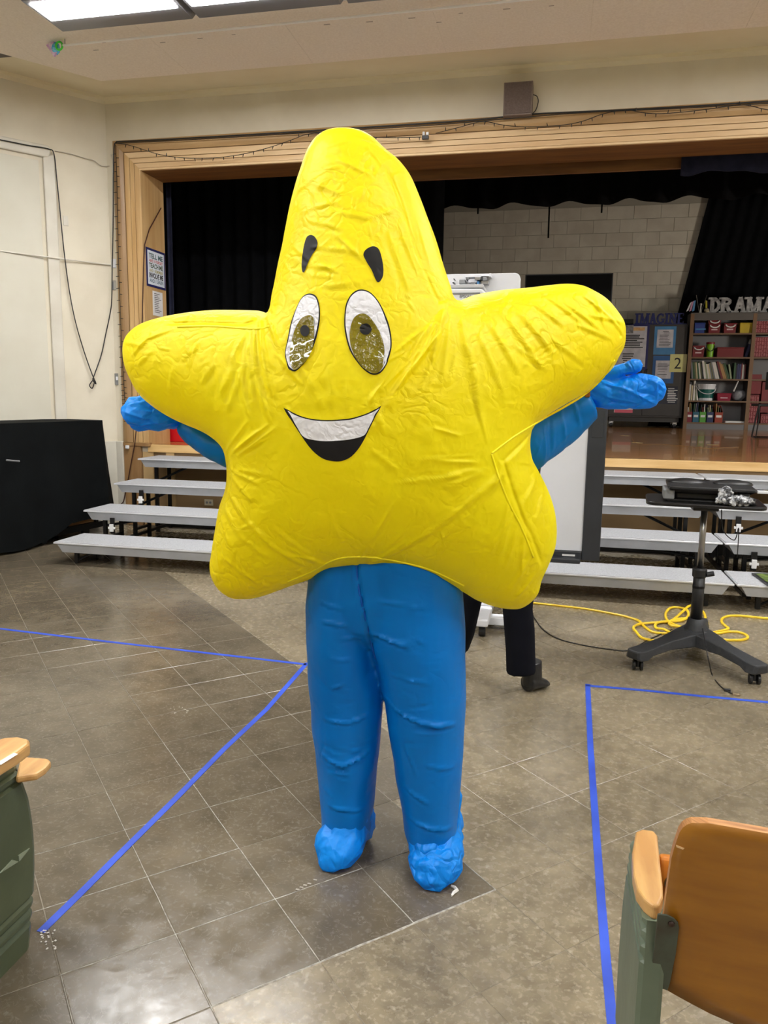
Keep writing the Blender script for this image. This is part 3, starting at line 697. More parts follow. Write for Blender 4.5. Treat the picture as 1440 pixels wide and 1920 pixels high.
for E_, W_, nm in ((LE, LWN, 'left'), (RE, RWN, 'right')):
    patch('eye_outline', E_, print_black, .0022); patch('eye', grow(E_, -12), print_white, .0038); patch('eye_window', W_, win, .0056, label='crinkled clear yellowish window')
for cx, cy, rx, ry in ((373, 808, 35, 43), (823, 792, 44, 44)):
    patch('pupil', [(cx+rx*math.cos(t), cy+ry*math.sin(t)) for t in np.linspace(0, 2*math.pi, 12, endpoint=False)], print_black, .0075, nr=5)
patch('eyebrow', [(410,85),(442,97),(464,140),(455,185),(420,240),(390,300),(372,350),(358,366),(348,345),(347,280),(358,190),(380,108)], print_black, .0022)
patch('eyebrow', [(885,170),(922,195),(945,270),(955,350),(947,405),(918,440),(895,415),(868,350),(832,292),(806,240),(815,205),(845,180)], print_black, .0022)
MU = [(210,1378),(280,1415),(350,1445),(430,1463),(520,1470),(620,1467),(720,1455),(820,1425),(890,1392),(942,1362)]
ML = [(210,1378),(250,1450),(300,1525),(350,1600),(400,1670),(460,1730),(520,1765),(600,1780),(660,1772),(720,1740),(780,1670),(830,1580),(880,1480),(942,1362)]
patch('mouth', None, print_black, .0022, strips=(MU, ML))
patch('teeth', None, print_white, .0040, strips=([(238,1402),(290,1430),(350,1454),(430,1472),(520,1480),(620,1477),(720,1465),(820,1435),(880,1409),(920,1385)], [(238,1402),(268,1452),(310,1520),(358,1594),(430,1618),(520,1628),(620,1624),(720,1612),(812,1584),(850,1520),(880,1462),(920,1385)]))

# ---- trousers
blue = cloth('blue_nylon', (0, 128, 216), (0, 120, 210), crease=9, strength=.3, rough=.38, transl=.2, dist=.004, spec=.28)
blue2 = cloth('blue_thin_nylon', (8, 156, 255), (4, 148, 250), crease=13, strength=.6, rough=.4, dist=.008, transl=.3)
def leg_sec(py, xl, xr, dep, ry):
    a, z0 = pl(xl, py, dep); b, z1 = pl(xr, py, dep); return (W((a+b)/2, dep, (z0+z1)/2), RT*((b-a)/2), FW*ry)
mb = MB()
LL = [(1000,590,700),(1075,579,688),(1130,573,692),(1200,575,700),(1260,578,712),(1320,583,719),(1400,590,713),(1470,596,704),(1520,600,698),(1545,602,698),(1560,608,694),(1568,618,684)]
RL = [(1000,650,850),(1075,664,866),(1130,681,870),(1200,690,873),(1260,707,874),(1320,723,872),(1400,732,869),(1480,747,863),(1530,755,861),(1560,757,862),(1578,764,858),(1588,776,848)]
rl = lambda n: np.linspace(0, 1, n)
mb.loft([leg_sec(y, a, b, 2.42, .165-.055*i/10) for i, (y, a, b) in enumerate(LL)], 32)
mb.loft([leg_sec(y, a, b, 2.38-.01*i/10*3, .175-.06*i/10) for i, (y, a, b) in enumerate(RL)], 32)
mb.loft([leg_sec(y, a, b, 2.41, r) for y, a, b, r in ((960,600,850,.17),(1040,585,862,.18),(1110,576,868,.175),(1165,590,860,.15),(1200,640,780,.09))], 32)
tr = mb.build('trousers', blue, person, fix=True); bake(tr, .0075, 4)
def crumple(o, faces_n, crease=.55):
    """break a smooth thin-cloth shape into small crisp planes"""
    n = len(o.data.polygons); md = o.modifiers.new('d', 'DECIMATE'); md.ratio = min(1, faces_n/(n*2)); bake(o)
    me = o.data; at_ = me.attributes.new('crease_edge', 'FLOAT', 'EDGE'); at_.data.foreach_set('value', [crease*(.5+random.random()) for _ in me.edges])
    md = o.modifiers.new('s', 'SUBSURF'); md.levels = 2; md.render_levels = 2; bake(o)
def wrinkle(o, stk, dep, seed, low, k=1.0, facet=0):
    me = o.data; org = rootloc(o); n = len(me.vertices); co = np.empty(n*3); me.vertices.foreach_get('co', co); co = co.reshape(-1, 3)
    nm = np.empty(n*3); me.vertices.foreach_get('normal', nm); nm = nm.reshape(-1, 3)
    wco = co+np.array(org); P = np.stack([wco@RTn, wco[:, 2]], 1); fr = np.clip(-(nm@FWn), 0, 1)
    d = strokes(P, [(np.array(pl(a, b, dep)), np.array(pl(c, e, dep)), h_/1000, w_/1000) for a, b, c, e, h_, w_ in stk])*fr*k
    d += np.array([low*noise.noise(Vector(p)*9+Vector((seed, 0, 0))) for p in wco])
    if facet: d += np.array([facet*(min((lambda q: q[1]-q[0])(noise.voronoi(Vector(p)*13+Vector(noise.noise_vector(Vector(p)*6))*.5)[0]), .5)-.2) for p in wco])
    co += nm*d[:, None]; me.vertices.foreach_set('co', co.ravel()); me.update()
TS_ = [(668,1060,672,1100,-6,6),(672,1100,682,1150,-6,6),(682,1150,692,1200,-5,6),(690,1190,705,1260,-4,7),(605,1170,650,1178,4,6),(640,1205,660,1203,3,5),(700,1190,765,1208,5,6),(712,1310,745,1335,5,6),(745,1335,790,1350,6,6),(790,1350,850,1358,6,7),(780,1362,830,1362,-4,6),
 (600,1362,650,1365,3,6),(650,1365,690,1355,4,6),(600,1435,640,1448,5,6),(640,1448,690,1430,6,6),(610,1460,650,1458,-4,6),(600,1135,640,1145,3,5),(700,1125,760,1130,2,6),(620,1240,660,1245,2,6),(760,1480,800,1500,3,7),(770,1540,850,1555,4,7),(610,1530,680,1538,3,6),(800,1430,850,1440,2,6),(620,1300,640,1290,3,5),(735,1265,800,1275,2,7),(760,1400,780,1450,2,7)]
for _ in range(40):
    x = rs.choice([rs.uniform(590, 690), rs.uniform(740, 860)]); y = rs.uniform(1100, 1540); l = rs.uniform(20, 50); TS_.append((x, y, x+l, y+rs.uniform(-10, 12), rs.uniform(-1.5, 2.2), rs.uniform(4, 7)))
TS_ = [(a, b, c, d, h_, w_*.75) for a, b, c, d, h_, w_ in TS_]
wrinkle(tr, TS_, 2.25, 2.0, .006, 3.6)
dgv = bpy.context.evaluated_depsgraph_get(); dgv.update(); o_t = Vector(rootloc(tr)); sp_pts = []
for x, y in ((668, 1052), (669, 1075), (672, 1100), (677, 1125), (683, 1150), (690, 1180), (696, 1205), (704, 1235)):
    d_ = ray(x, y); ok, hit, nrm, _i = tr.ray_cast(Vector((0, 0, H))-o_t, d_.normalized()); 
    if ok: sp_pts.append(hit+o_t)
if len(sp_pts) > 2: MB().tube(smoothpath(sp_pts, 4), .0035, 6).build('seam', mat('blue_seam', (0, 92, 190), rough=.5), person, smooth=True)
# ---- sleeves and mittens
def arm(name, secs, material, vox=.006, low=.004, stk=(), n=24, extra=None, dep=2.45):
    """secs: px, py, radius px, depth radius, depth; the axis follows the points"""
    m_ = MB()
    def chain(S):
        C = []
        for px_, py_, rp, rd, d in S:
            a, z_ = pl(px_, py_, d); C.append((W(a, d, z_), rp/FPX*d*1.02, rd))
        out = []
        for i, (c, r, rd) in enumerate(C):
            t = (C[min(i+1, len(C)-1)][0]-C[max(i-1, 0)][0]).normalized(); up = t.cross(FW).normalized(); out.append((c, up*r, up.cross(t).normalized()*rd))
        m_.loft(out, n)
    chain(secs)
    if extra: chain(extra)
    o = m_.build(name, material, person, fix=True); bake(o, vox, 2)
    wrinkle(o, stk, dep, 5, low, 1.3, .020 if name == 'mitten' else .006)
    if name == 'mitten': crumple(o, 560)
    return o
arm('sleeve', [(935,846,40,.08,2.47),(972,834,58,.09,2.47),(985,824,60,.09,2.47),(1025,802,52,.07,2.49),(1060,782,44,.06,2.5),(1085,768,37,.055,2.5),(1104,757,30,.05,2.5),(1110,754,20,.04,2.5)], blue, low=.006,
    stk=[(1018,860,1015,800,6,6),(1030,850,1028,790,-6,6),(1060,830,1050,770,4,6),(1090,800,1075,750,5,6),(1000,850,1010,820,4,5),(1040,840,1080,800,3,7)])
arm('sleeve', [(470,835,40,.07,2.47),(430,838,38,.07,2.47),(400,830,32,.065,2.48),(372,815,27,.06,2.49),(350,800,22,.05,2.5),(340,795,15,.04,2.5)], blue, low=.004)
mstk = [(1125,715,1180,735,5,5),(1160,725,1230,760,5,5),(1140,745,1200,758,4,5),(1180,705,1240,720,4,5),(1215,715,1245,730,5,5),(1130,750,1180,762,-4,5),(1190,735,1235,745,-4,5),(1225,720,1230,750,5,4),(1100,720,1140,745,4,5)]
arm('mitten', [(1098,738,22,.03,2.5),(1112,737,26,.035,2.5),(1135,737,29,.038,2.49),(1165,738,30,.04,2.48),(1200,736,31,.04,2.47),(1228,734,29,.035,2.46),(1243,731,20,.028,2.46),(1250,730,10,.015,2.46)], blue2, vox=.005, low=.008, stk=mstk,
    extra=[(1105,722,14,.02,2.5),(1130,706,13,.022,2.49),(1155,696,11,.02,2.47),(1180,689,9.5,.017,2.46),(1193,685.5,7,.012,2.46),(1198,684,3,.006,2.46)])
lst = [(240,770,300,790,5,5),(250,760,290,750,4,5),(260,800,320,785,5,5),(300,760,340,780,4,5),(240,785,270,800,-4,5),(290,790,340,795,4,4),(270,765,330,770,-4,5)]
arm('mitten', [(350,783,15,.025,2.5),(335,781,22,.035,2.5),(310,778,28,.045,2.48),(285,776,32,.05,2.46),(262,774,32,.05,2.45),(246,774,27,.042,2.44),(236,775,17,.03,2.44),(232,776,8,.015,2.44)], blue2, vox=.005, low=.008, stk=lst)
box('elastic_strap', W(pl(1096, 735, 2.5)[0], 2.455, pl(1096, 742, 2.5)[1])-Vector((.01, 0, .005)), W(pl(1096, 735, 2.5)[0], 2.48, pl(1096, 742, 2.5)[1])+Vector((.012, 0, .02)), mat('brown_elastic', (150, 96, 40), rough=.8), person, bevel=.003)
# ---- shoe covers
def shoe(heel, toe, ankle, w):
    """lateral/depth of heel and toe tip on the floor, ankle centre"""
    m_ = MB(); h = W(heel[0], heel[1], 0); t = W(toe[0], toe[1], 0); d = (t-h).normalized(); s_ = d.cross(Z)
    L_ = (t-h).length; S = []
    for f_, wd, ht in ((-.02,.03,.03),(0,.055,.07),(.12,w*.85,.09),(.35,w*.95,.085),(.6,w*1.1,.075),(.8,w*1.05,.06),(.93,w*.8,.045),(1,w*.4,.025)):
        c = h+d*(L_*f_)+Z*ht*.92; S.append((c, s_*wd, Z*ht))
    m_.loft(S, 24)
    a = W(ankle[0], ankle[1], 0)
    m_.loft([(a+d*.05+Z*.06, s_*w*1.0, d*.10), (a+d*.03+Z*.11, s_*w*1.0, d*.095), (a+Z*.16, s_*w*.9, d*.08), (a-d*.0+Z*.22, s_*w*.95, d*.08), (a+Z*.27, s_*w*.9, d*.075)], 24)
    o = m_.build('shoe_cover', blue2, person, fix=True); bake(o, .006, 3)
    me = o.data; org = rootloc(o)
    for v in me.vertices:
        p = v.co+org
        n1 = noise.voronoi(p*13+Vector(noise.noise_vector(p*6))*.5)[0]; r_ = noise.noise(p*9)*.012+min(n1[1]-n1[0], .4)*.026-.006
        # gathers running down from the ankle
        a_ = math.atan2((p-a).dot(s_), (p-a).dot(d)); k_ = math.exp(-((p.z-.17)/.06)**2); r_ += k_*.007*math.sin(a_*11+p.z*20)
        v.co += v.normal*r_
        if (v.co+org).z < .004: v.co.z = .004-org.z+random.uniform(0, .001)
    me.update(); crumple(o, 520); return o
shoe((-.055, 2.47), (-.172, 2.255), (-.092, 2.40), .072)
shoe((.215, 2.44), (.165, 2.165), (.185, 2.35), .084)

# ============================================================ STAGE DRESSING
def pleats(name, x0, x1, zt, zb, Y, amp, pitch, material, label=None, cat=None, edge=None, wavy=0, seed=1, rows=14, kind=None, group=None, parent=None):
    """hanging pleated cloth; edge(t) shifts x0 with t=0 top..1 bottom"""
    n = int((x1-x0)/pitch*8)+2; V_ = []; F_ = []
    for r in range(rows+1):
        t = r/rows
        for i in range(n+1):
            s_ = i/n; xl = x0+(edge(t) if edge else 0); x = xl+(x1-xl)*s_
            ph = 2*math.pi*(x1-x0)*s_/pitch+1.3*noise.noise((s_*9, seed, 0))
            a = amp*(.55+.45*t)*(1+.4*noise.noise((s_*20, seed+3, t)))
            z_ = zt+(zb-zt)*t
            if t == 1 and wavy: z_ += wavy*math.sin(ph*.5+seed)+wavy*.8*noise.noise((s_*14, seed, 5))
            V_.append((x, Y+a*math.sin(ph), z_))
    for r in range(rows):
        for i in range(n): F_.append((r*(n+1)+i, r*(n+1)+i+1, (r+1)*(n+1)+i+1, (r+1)*(n+1)+i))
    m_ = MB().m(material); m_.add(V_, F_); o = m_.build(name, None, parent, smooth=True)
    md = o.modifiers.new('thickness', 'SOLIDIFY'); md.thickness = .006
    return tag(o, label, cat, group, kind)
pleats('stage_curtain', -7.5, -1.50, 5.2, SZ+.02, 10.0, .07, .22, black_cloth, 'black pleated stage curtain filling the left half of the stage opening', 'curtain')
pleats('stage_curtain', at(1298, 377, 17.28).x, 9.5, 5.6, SZ+.02, 17.28, .05, .25, black_cloth, 'black curtain with a slanting edge behind the bookcase at the back right of the stage', 'curtain', edge=lambda t: (at(1298, 377, 17.1).x-at(1298, 377, 17.1).x)+(-.9*t+.32), seed=2)
pleats('overhead_valance', -4.5, 7.5, 5.9, at(1050, 384, 12).z+.01, 12.0, .05, .42, black_cloth, 'wide black overhead valance with a wavy hem above the painted block wall', 'curtain', wavy=.035, seed=5)
pleats('stage_curtain', -4.50, -4.43, OZ+.1, SZ+.02, 8.5, .02, .09, navy_cloth, 'narrow dark navy curtain edge just inside the left wooden jamb', 'curtain', seed=8)
xn = at(1278, 300, 8.6).x
pb = box('pelmet_board', (at(690, 340, 8.7).x, 8.68, at(1280, 316, 8.7).z), (xn+.02, 8.72, 4.1), wood_dark); tag(pb, 'brown wooden pelmet board hanging behind the top of the stage opening', 'board')
pleats('valance', xn, 6.0, 4.2, at(1400, 320, 8.6).z, 8.62, .035, .34, navy_cloth, 'dark navy pleated valance at the top right of the stage opening', 'curtain', wavy=.02, seed=4)
for (a, b, c, d_) in ((897, 387, 394, 401), (1029, 378, 378, 446), (1129, 386, 386, 399)):
    p, q_ = at(a, c-8, 12.3), at(a-1, d_, 12.3); p.z = 6.0; tag(MB().cyl(p, q_, .012, n=8).build('hanging_rope', black_cloth), 'short dark rope end hanging below the black valance '+{897: 'nearest the star', 1029: 'the longest one', 1129: 'above the black television'}[a], 'rope')
# television on a stand
t = empty('television', at(1067, 700, 11.5)*1.0, 'big black flat television on a stand behind the star costume arm', 'television'); t.location.z = SZ
a, b = at(985, 515, 11.5), at(1150, 515, 11.5); zb = a.z-.78
MB().box((a.x, 11.5, zb), (b.x, 11.55, a.z)).build('bezel', black_plastic, t, bevel=.006)
MB().box((a.x+.015, 11.494, zb+.03), (b.x-.015, 11.5, a.z-.015)).build('screen', mat('dark_screen', (6, 6, 6), rough=.6, spec=.15), t)
cx = (a.x+b.x)/2
MB().box((cx-.25, 11.55, SZ+.1), (cx-.19, 11.6, zb+.4)).box((cx+.19, 11.55, SZ+.1), (cx+.25, 11.6, zb+.4)).build('post', black_metal, t, bevel=.004)
MB().box((cx-.45, 11.3, SZ+.05), (cx+.45, 11.36, SZ+.11)).box((cx-.45, 11.84, SZ+.05), (cx+.45, 11.9, SZ+.11)).box((cx-.25, 11.3, SZ+.06), (cx-.19, 11.9, SZ+.1)).box((cx+.19, 11.3, SZ+.06), (cx+.25, 11.9, SZ+.1)).build('base', black_metal, t, bevel=.004)
for sx in (-.42, .42):
    for yy in (11.33, 11.87): MB().cyl((cx+sx-.02, yy, SZ+.025), (cx+sx+.02, yy, SZ+.025), .025).build('caster', black_plastic, t)
# ---- cabinet
CY = 16.7; cdark = mat('cabinet_charcoal', (62, 58, 56), (55, 52, 50), 4, .5)
a, b = at(1142, 700, CY), at(1282, 700, CY); X0, X1 = a.x, b.x+.02; ZT, ZB = at(1288, 608, CY).z, at(1276, 784, CY).z
t = empty('storage_cabinet', ((X0+X1)/2, CY+.3, SZ), 'dark charcoal two-door rolling storage cabinet covered in taped papers', 'cabinet')
MB().box((X0, CY, ZB), (X1, CY+.48, ZT)).build('body', cdark, t, bevel=.008)
xm = at(1203, 770, CY).x
for xa, xb in ((X0+.02, xm-.006), (xm+.006, X1-.03)):
    d_ = MB().box((xa, CY-.022, ZB+.04), (xb, CY-.001, ZT-.03)).build('door', cdark, t, bevel=.004)
    hx_ = xb-.05 if xa < xm-.1 else xa+.05
    MB().box((hx_-.012, CY-.05, 1.95), (hx_+.012, CY-.022, 2.12)).build('handle', black_metal, d_, bevel=.003)
MB().box((X0+.05, CY+.03, ZB-.09), (X1-.05, CY+.45, ZB)).build('plinth', mat('cabinet_plinth', (60, 58, 56), rough=.6), t)
for xx in (X0+.1, X1-.12):
    for yy in (CY+.08, CY+.4):
        c = MB().cyl((xx-.025, yy, SZ+.05), (xx+.025, yy, SZ+.05), .05).build('caster', black_plastic, t); MB().box((xx-.04, yy-.03, SZ+.07), (xx+.04, yy+.03, ZB-.085)).build('fork', steel, c)
def sheet(name, x0, y0, x1, y1, Y, material, label, parent=None, cat='paper', t_=.003, lines=None, group=None, tilt=0):
    a = at(x0, y0, Y); b = at(x1, y1, Y); m_ = MB().box((a.x, Y-t_, b.z), (b.x, Y, a.z))
    o = m_.build(name, material, parent)
    if not parent: tag(o, label, cat, group)
    if lines:
        L_ = MB(); w_ = b.x-a.x; h_ = a.z-b.z
        for fx0, fx1, fz in lines: L_.box((a.x+w_*fx0, Y-t_-.0015, a.z-h_*fz-h_*.012), (a.x+w_*fx1, Y-t_-.0002, a.z-h_*fz+h_*.012))
        l_ = L_.build('print_lines', ink, o); l_['kind'] = 'stuff'
    return o
CF = CY-.0225
lt_blue = mat('light_blue_poster_card', (70, 132, 182), (60, 120, 170), 6, .4); navy_card = mat('navy_card', (32, 34, 92), rough=.5); glare = mat('laminated_paper', (196, 194, 200), (176, 174, 182), 9, .22, bump=.4, bscale=30)
def rl_(n, a=.2, b=.8, x0=.1, x1=.9, s=1):
    r_ = random.Random(s); return [(x0+r_.uniform(0, .04), x1-r_.uniform(0, .25), a+(b-a)*i/max(n-1, 1)) for i in range(n)]
sheet('poster', 1143, 609, 1213, 694, CF, navy_card, 'large typed letter on navy backing at the left of the dark cabinet', cat='poster')
sheet('printed_page', 1146, 612, 1209, 688, CF-.004, glare, 'shiny white typed letter on the navy backing of the dark cabinet', lines=rl_(8, .22, .52, .1, .95, 3)+rl_(5, .68, .9, .35, .7, 4), cat='paper')
sheet('photo_print', 1172, 610, 1187, 625, CF-.008, mat('grey_photo_print', (96, 96, 98), (150, 148, 148), 20, .4), 'small grey photograph at the top of the typed letter', cat='photo')
sheet('photo_print', 1188, 614, 1209, 620, CF-.008, mat('orange_photo_print', (196, 136, 84), (210, 180, 120), 12, .4), 'orange strip of photograph at the top right of the typed letter', cat='photo')
sheet('poster', 1228, 612, 1265, 665, CF, lt_blue, 'upper light blue poster card on the right cabinet door', cat='poster')
sheet('printed_page', 1233, 618, 1261, 652, CF-.004, glare, 'white laminated page on the upper light blue card', lines=rl_(8, .3, .9, .12, .9, 5)+[(.35, .7, .1), (.4, .75, .18)], cat='paper')
sheet('poster', 1225, 667, 1262, 719, CF, mat('mid_blue_poster_card', (36, 92, 150), (30, 82, 140), 6, .4), 'lower blue poster card on the right cabinet door', cat='poster')
sheet('printed_page', 1230, 676, 1257, 710, CF-.004, glare, 'white typed page on the lower blue card', lines=rl_(5, .18, .5, .12, .95, 6)+[(.2, .6, .62), (.15, .75, .78)], cat='paper')
o = sheet('number_sign', 1257, 664, 1286, 698, CF-.006, mat('yellow_green_laminate', (210, 208, 140), (200, 196, 126), 7, .3), 'pale yellow-green square sign with a large number 2', cat='sign')
a = at(1257, 664, CF); b = at(1286, 698, CF); text('2', .22, .13, ((a.x+b.x)/2-.01, CF-.0105, (a.z+b.z)/2), (1, 0, 0), (0, 0, 1), ink, o, 'number')
sheet('small_poster', 1228, 724, 1269, 758, CF, mat('dark_navy_poster', (20, 24, 44), rough=.4), 'small dark navy poster with white type low on the cabinet', cat='poster')
L_ = MB(); a = at(1240, 729, CF); 
for i in range(9): L_.box((a.x+.15-random.uniform(0, .03), CF-.0045, a.z-i*.034), (a.x+.30+random.uniform(-.05, .03), CF-.0032, a.z-i*.034+.014))
o = [x for x in COL.objects if x.name.startswith('small_poster')][0]; L_.build('print_lines', paper, o)['kind'] = 'stuff'
sheet('folded_note', 1152, 755, 1186, 774, CF, paper, 'white and pink note low on the left cabinet door', cat='paper')
o = [x for x in COL.objects if x.name.startswith('folded_note')][0]; a, b = at(1152, 768, CF-.004), at(1186, 774, CF-.004); MB().box((a.x, CF-.0045, b.z), (b.x, CF-.0031, a.z)).build('pink_band', mat('pink_card', (226, 104, 124)), o)
box('cable_box', at(1160, 608, CY+.1)+Vector((0, 0, .005)), at(1188, 598, CY+.1)+Vector((0, .2, 0)), black_plastic, bevel=.006); tag([x for x in COL.objects if x.name.startswith('cable_box')][0], 'small black box lying on the left top of the dark cabinet', 'box')
# ---- letters built from bars
def bar(m_, p, q_, w_, y0, y1):
    p, q_ = Vector((p[0], 0, p[1])), Vector((q_[0], 0, q_[1])); d = (q_-p).normalized(); n_ = Vector((-d.z, 0, d.x))*w_/2
    m_.prism([p+n_+Vector((0, y0, 0)), q_+n_+Vector((0, y0, 0)), q_-n_+Vector((0, y0, 0)), p-n_+Vector((0, y0, 0))], Vector((0, y1-y0, 0)))
def arc(m_, cx_, cz, rx, rz, a0, a1, w_, y0, y1, n_=10):
    P_ = [(cx_+rx*math.cos(math.radians(a0+(a1-a0)*i/n_)), cz+rz*math.sin(math.radians(a0+(a1-a0)*i/n_))) for i in range(n_+1)]
    for i in range(n_): bar(m_, P_[i], P_[i+1], w_, y0+.0001*i, y1-.0001*i)
def glyph(ch, x0, z0, w_, h_, s_, y0, y1, serif=.5):
    m_ = MB(); X = lambda f: x0+w_*f; Zz = lambda f: z0+h_*f; e = s_*serif
    def sf(x, z_): bar(m_, (x-s_*.95, z_), (x+s_*.95, z_), e, y0+.0005, y1-.0005)
    lo_, hi_ = z0+e/2, z0+h_-e/2
    if ch == 'I': bar(m_, (X(.5), z0), (X(.5), z0+h_), s_, y0, y1); sf(X(.5), lo_); sf(X(.5), hi_)
    if ch == 'D': bar(m_, (X(.22), z0), (X(.22), z0+h_), s_, y0, y1); sf(X(.2), lo_); sf(X(.2), hi_); arc(m_, X(.3), Zz(.5), w_*.55, h_*.5-s_*.4, -90, 90, s_*.85, y0+.001, y1-.001)
    if ch == 'R':
        bar(m_, (X(.22), z0), (X(.22), z0+h_), s_, y0, y1); sf(X(.22), lo_); sf(X(.2), hi_); arc(m_, X(.35), Zz(.72), w_*.42, h_*.26-s_*.3, -90, 90, s_*.8, y0+.001, y1-.001)
        bar(m_, (X(.2), Zz(.5)), (X(.5), Zz(.5)), e*.9, y0+.002, y1-.002); bar(m_, (X(.5), Zz(.5)), (X(.78), Zz(.08)), s_*.9, y0+.0015, y1-.0015); bar(m_, (X(.72), lo_), (X(1.0), lo_+h_*.04), e, y0+.003, y1-.003)
    if ch == 'A':
        bar(m_, (X(.2), z0), (X(.5), z0+h_), s_*.8, y0, y1); bar(m_, (X(.8), z0), (X(.5), z0+h_), s_, y0+.001, y1-.001); bar(m_, (X(.25), Zz(.33)), (X(.72), Zz(.33)), e*.9, y0+.002, y1-.002)
        sf(X(.16), lo_); sf(X(.84), lo_); bar(m_, (X(.36), hi_), (X(.62), hi_), e, y0+.003, y1-.003)
    if ch == 'M':
        bar(m_, (X(.15), z0), (X(.17), z0+h_), s_*.8, y0, y1); bar(m_, (X(.85), z0), (X(.83), z0+h_), s_, y0, y1); bar(m_, (X(.17), z0+h_), (X(.5), z0+h_*.05), s_*.9, y0+.001, y1-.001); bar(m_, (X(.83), z0+h_), (X(.5), z0+h_*.05), s_*.75, y0+.002, y1-.002)
        sf(X(.13), lo_); sf(X(.87), lo_); sf(X(.13), hi_); sf(X(.87), hi_)
    if ch == 'G': arc(m_, X(.5), Zz(.5), w_*.38, h_*.5-s_*.4, 50, 330, s_*.85, y0, y1, 14); bar(m_, (X(.85), Zz(.12)), (X(.85), Zz(.45)), s_*.8, y0+.002, y1-.002); bar(m_, (X(.58), Zz(.45)), (X(1.0), Zz(.45)), e, y0+.003, y1-.003); bar(m_, (X(.78), Zz(.68)), (X(.78), Zz(.95)), e, y0+.003, y1-.003)
    if ch == 'N': bar(m_, (X(.18), z0), (X(.18), z0+h_), s_*.75, y0, y1); bar(m_, (X(.84), z0), (X(.84), z0+h_), s_*.75, y0, y1); bar(m_, (X(.16), z0+h_), (X(.86), z0), s_, y0+.001, y1-.001); sf(X(.18), lo_); sf(X(.14), hi_); sf(X(.84), hi_)
    if ch == 'E': bar(m_, (X(.25), z0), (X(.25), z0+h_), s_, y0, y1); [bar(m_, (X(.1), z_), (X(.9), z_), e, y0+.001, y1-.001) for z_ in (lo_, hi_)]; bar(m_, (X(.3), Zz(.5)), (X(.7), Zz(.5)), e, y0+.002, y1-.002); bar(m_, (X(.88), lo_), (X(.88), Zz(.25)), e*.8, y0+.003, y1-.003); bar(m_, (X(.85), Zz(.75)), (X(.85), hi_), e*.8, y0+.003, y1-.003)
    return m_
navy_paint = mat('navy_painted_wood', (28, 38, 104), (24, 32, 90), 8, .45)
LY = CY+.05; a, b = at(1192, 612, LY), at(1282, 612, LY); zt_ = at(1240, 587, LY).z; zb_ = at(1240, 607, LY).z
t = empty('word_sign', ((a.x+b.x)/2, LY, ZT), 'navy blue IMAGINE word sign standing on the dark cabinet', 'sign')
MB().box((a.x-.05, LY-.03, ZT), (b.x+.05, LY+.05, zb_)).build('base', navy_paint, t, bevel=.004)
xs = [1189, 1199.5, 1217, 1231, 1246, 1254, 1269, 1283]
for i, ch in enumerate('IMAGINE'):
    xa, xb = at(xs[i], 600, LY).x, at(xs[i+1], 600, LY).x; glyph(ch, xa, zb_-.003, xb-xa, zt_-zb_, .042, LY-.012, LY+.022, .55).build('letter', navy_paint, t)
# ---- bookcase
BY = 16.6; case_wood = mat('bookcase_brown_edge', (122, 92, 62), (108, 80, 54), 3, .5); case_grey = mat('bookcase_grey_panel', (92, 88, 84), (84, 80, 77), 3, .6); case_back = mat('bookcase_back_grey', (118, 118, 120), rough=.7)
zt = at(1350, 588, BY).z; sh = [at(1350, y, BY).z for y in (624.5, 669.5, 710.5, 751.5, 792.5)]
xl0 = at(1294, 700, BY).x-.03; xl1 = at(1412.5, 640, BY).x; BW = xl1-xl0
t = empty('bookcase', (xl0+BW, BY+.2, SZ), 'tall open brown-edged bookcase full of bins and books under the DRAMA letters', 'bookcase')
for k, xx in enumerate((xl0, xl1, xl1+BW)):
    MB().box((xx-.035, BY, SZ), (xx+.035, BY+.02, zt)).build('post_edge', case_wood, t); MB().box((xx-.03, BY+.02, SZ), (xx+.03, BY+.42, zt)).build('side_panel', case_grey, t)
MB().box((xl0-.03, BY+.42, SZ), (xl1+BW+.03, BY+.44, zt)).build('back_panel', case_back, t)
MB().box((xl0-.03, BY, zt-.001), (xl1+BW+.03, BY+.44, zt+.02)).build('top_board', case_grey, t)
for k in range(2):
    xa, xb = xl0+k*BW+.036, xl0+(k+1)*BW-.036
    MB().box((xa, BY+.005, zt-.125), (xb, BY+.03, zt-.002)).build('header', case_grey, t); MB().box((xa, BY+.01, SZ), (xb, BY+.03, sh[4]-.03)).build('kickboard', case_back, t)
    for z_ in sh: s__ = MB().box((xa, BY+.005, z_-.03), (xb, BY+.42, z_)).build('shelf', case_grey, t); MB().box((xa, BY-.001, z_-.028), (xb, BY+.0045, z_-.002)).build('shelf_edge', case_wood, s__)
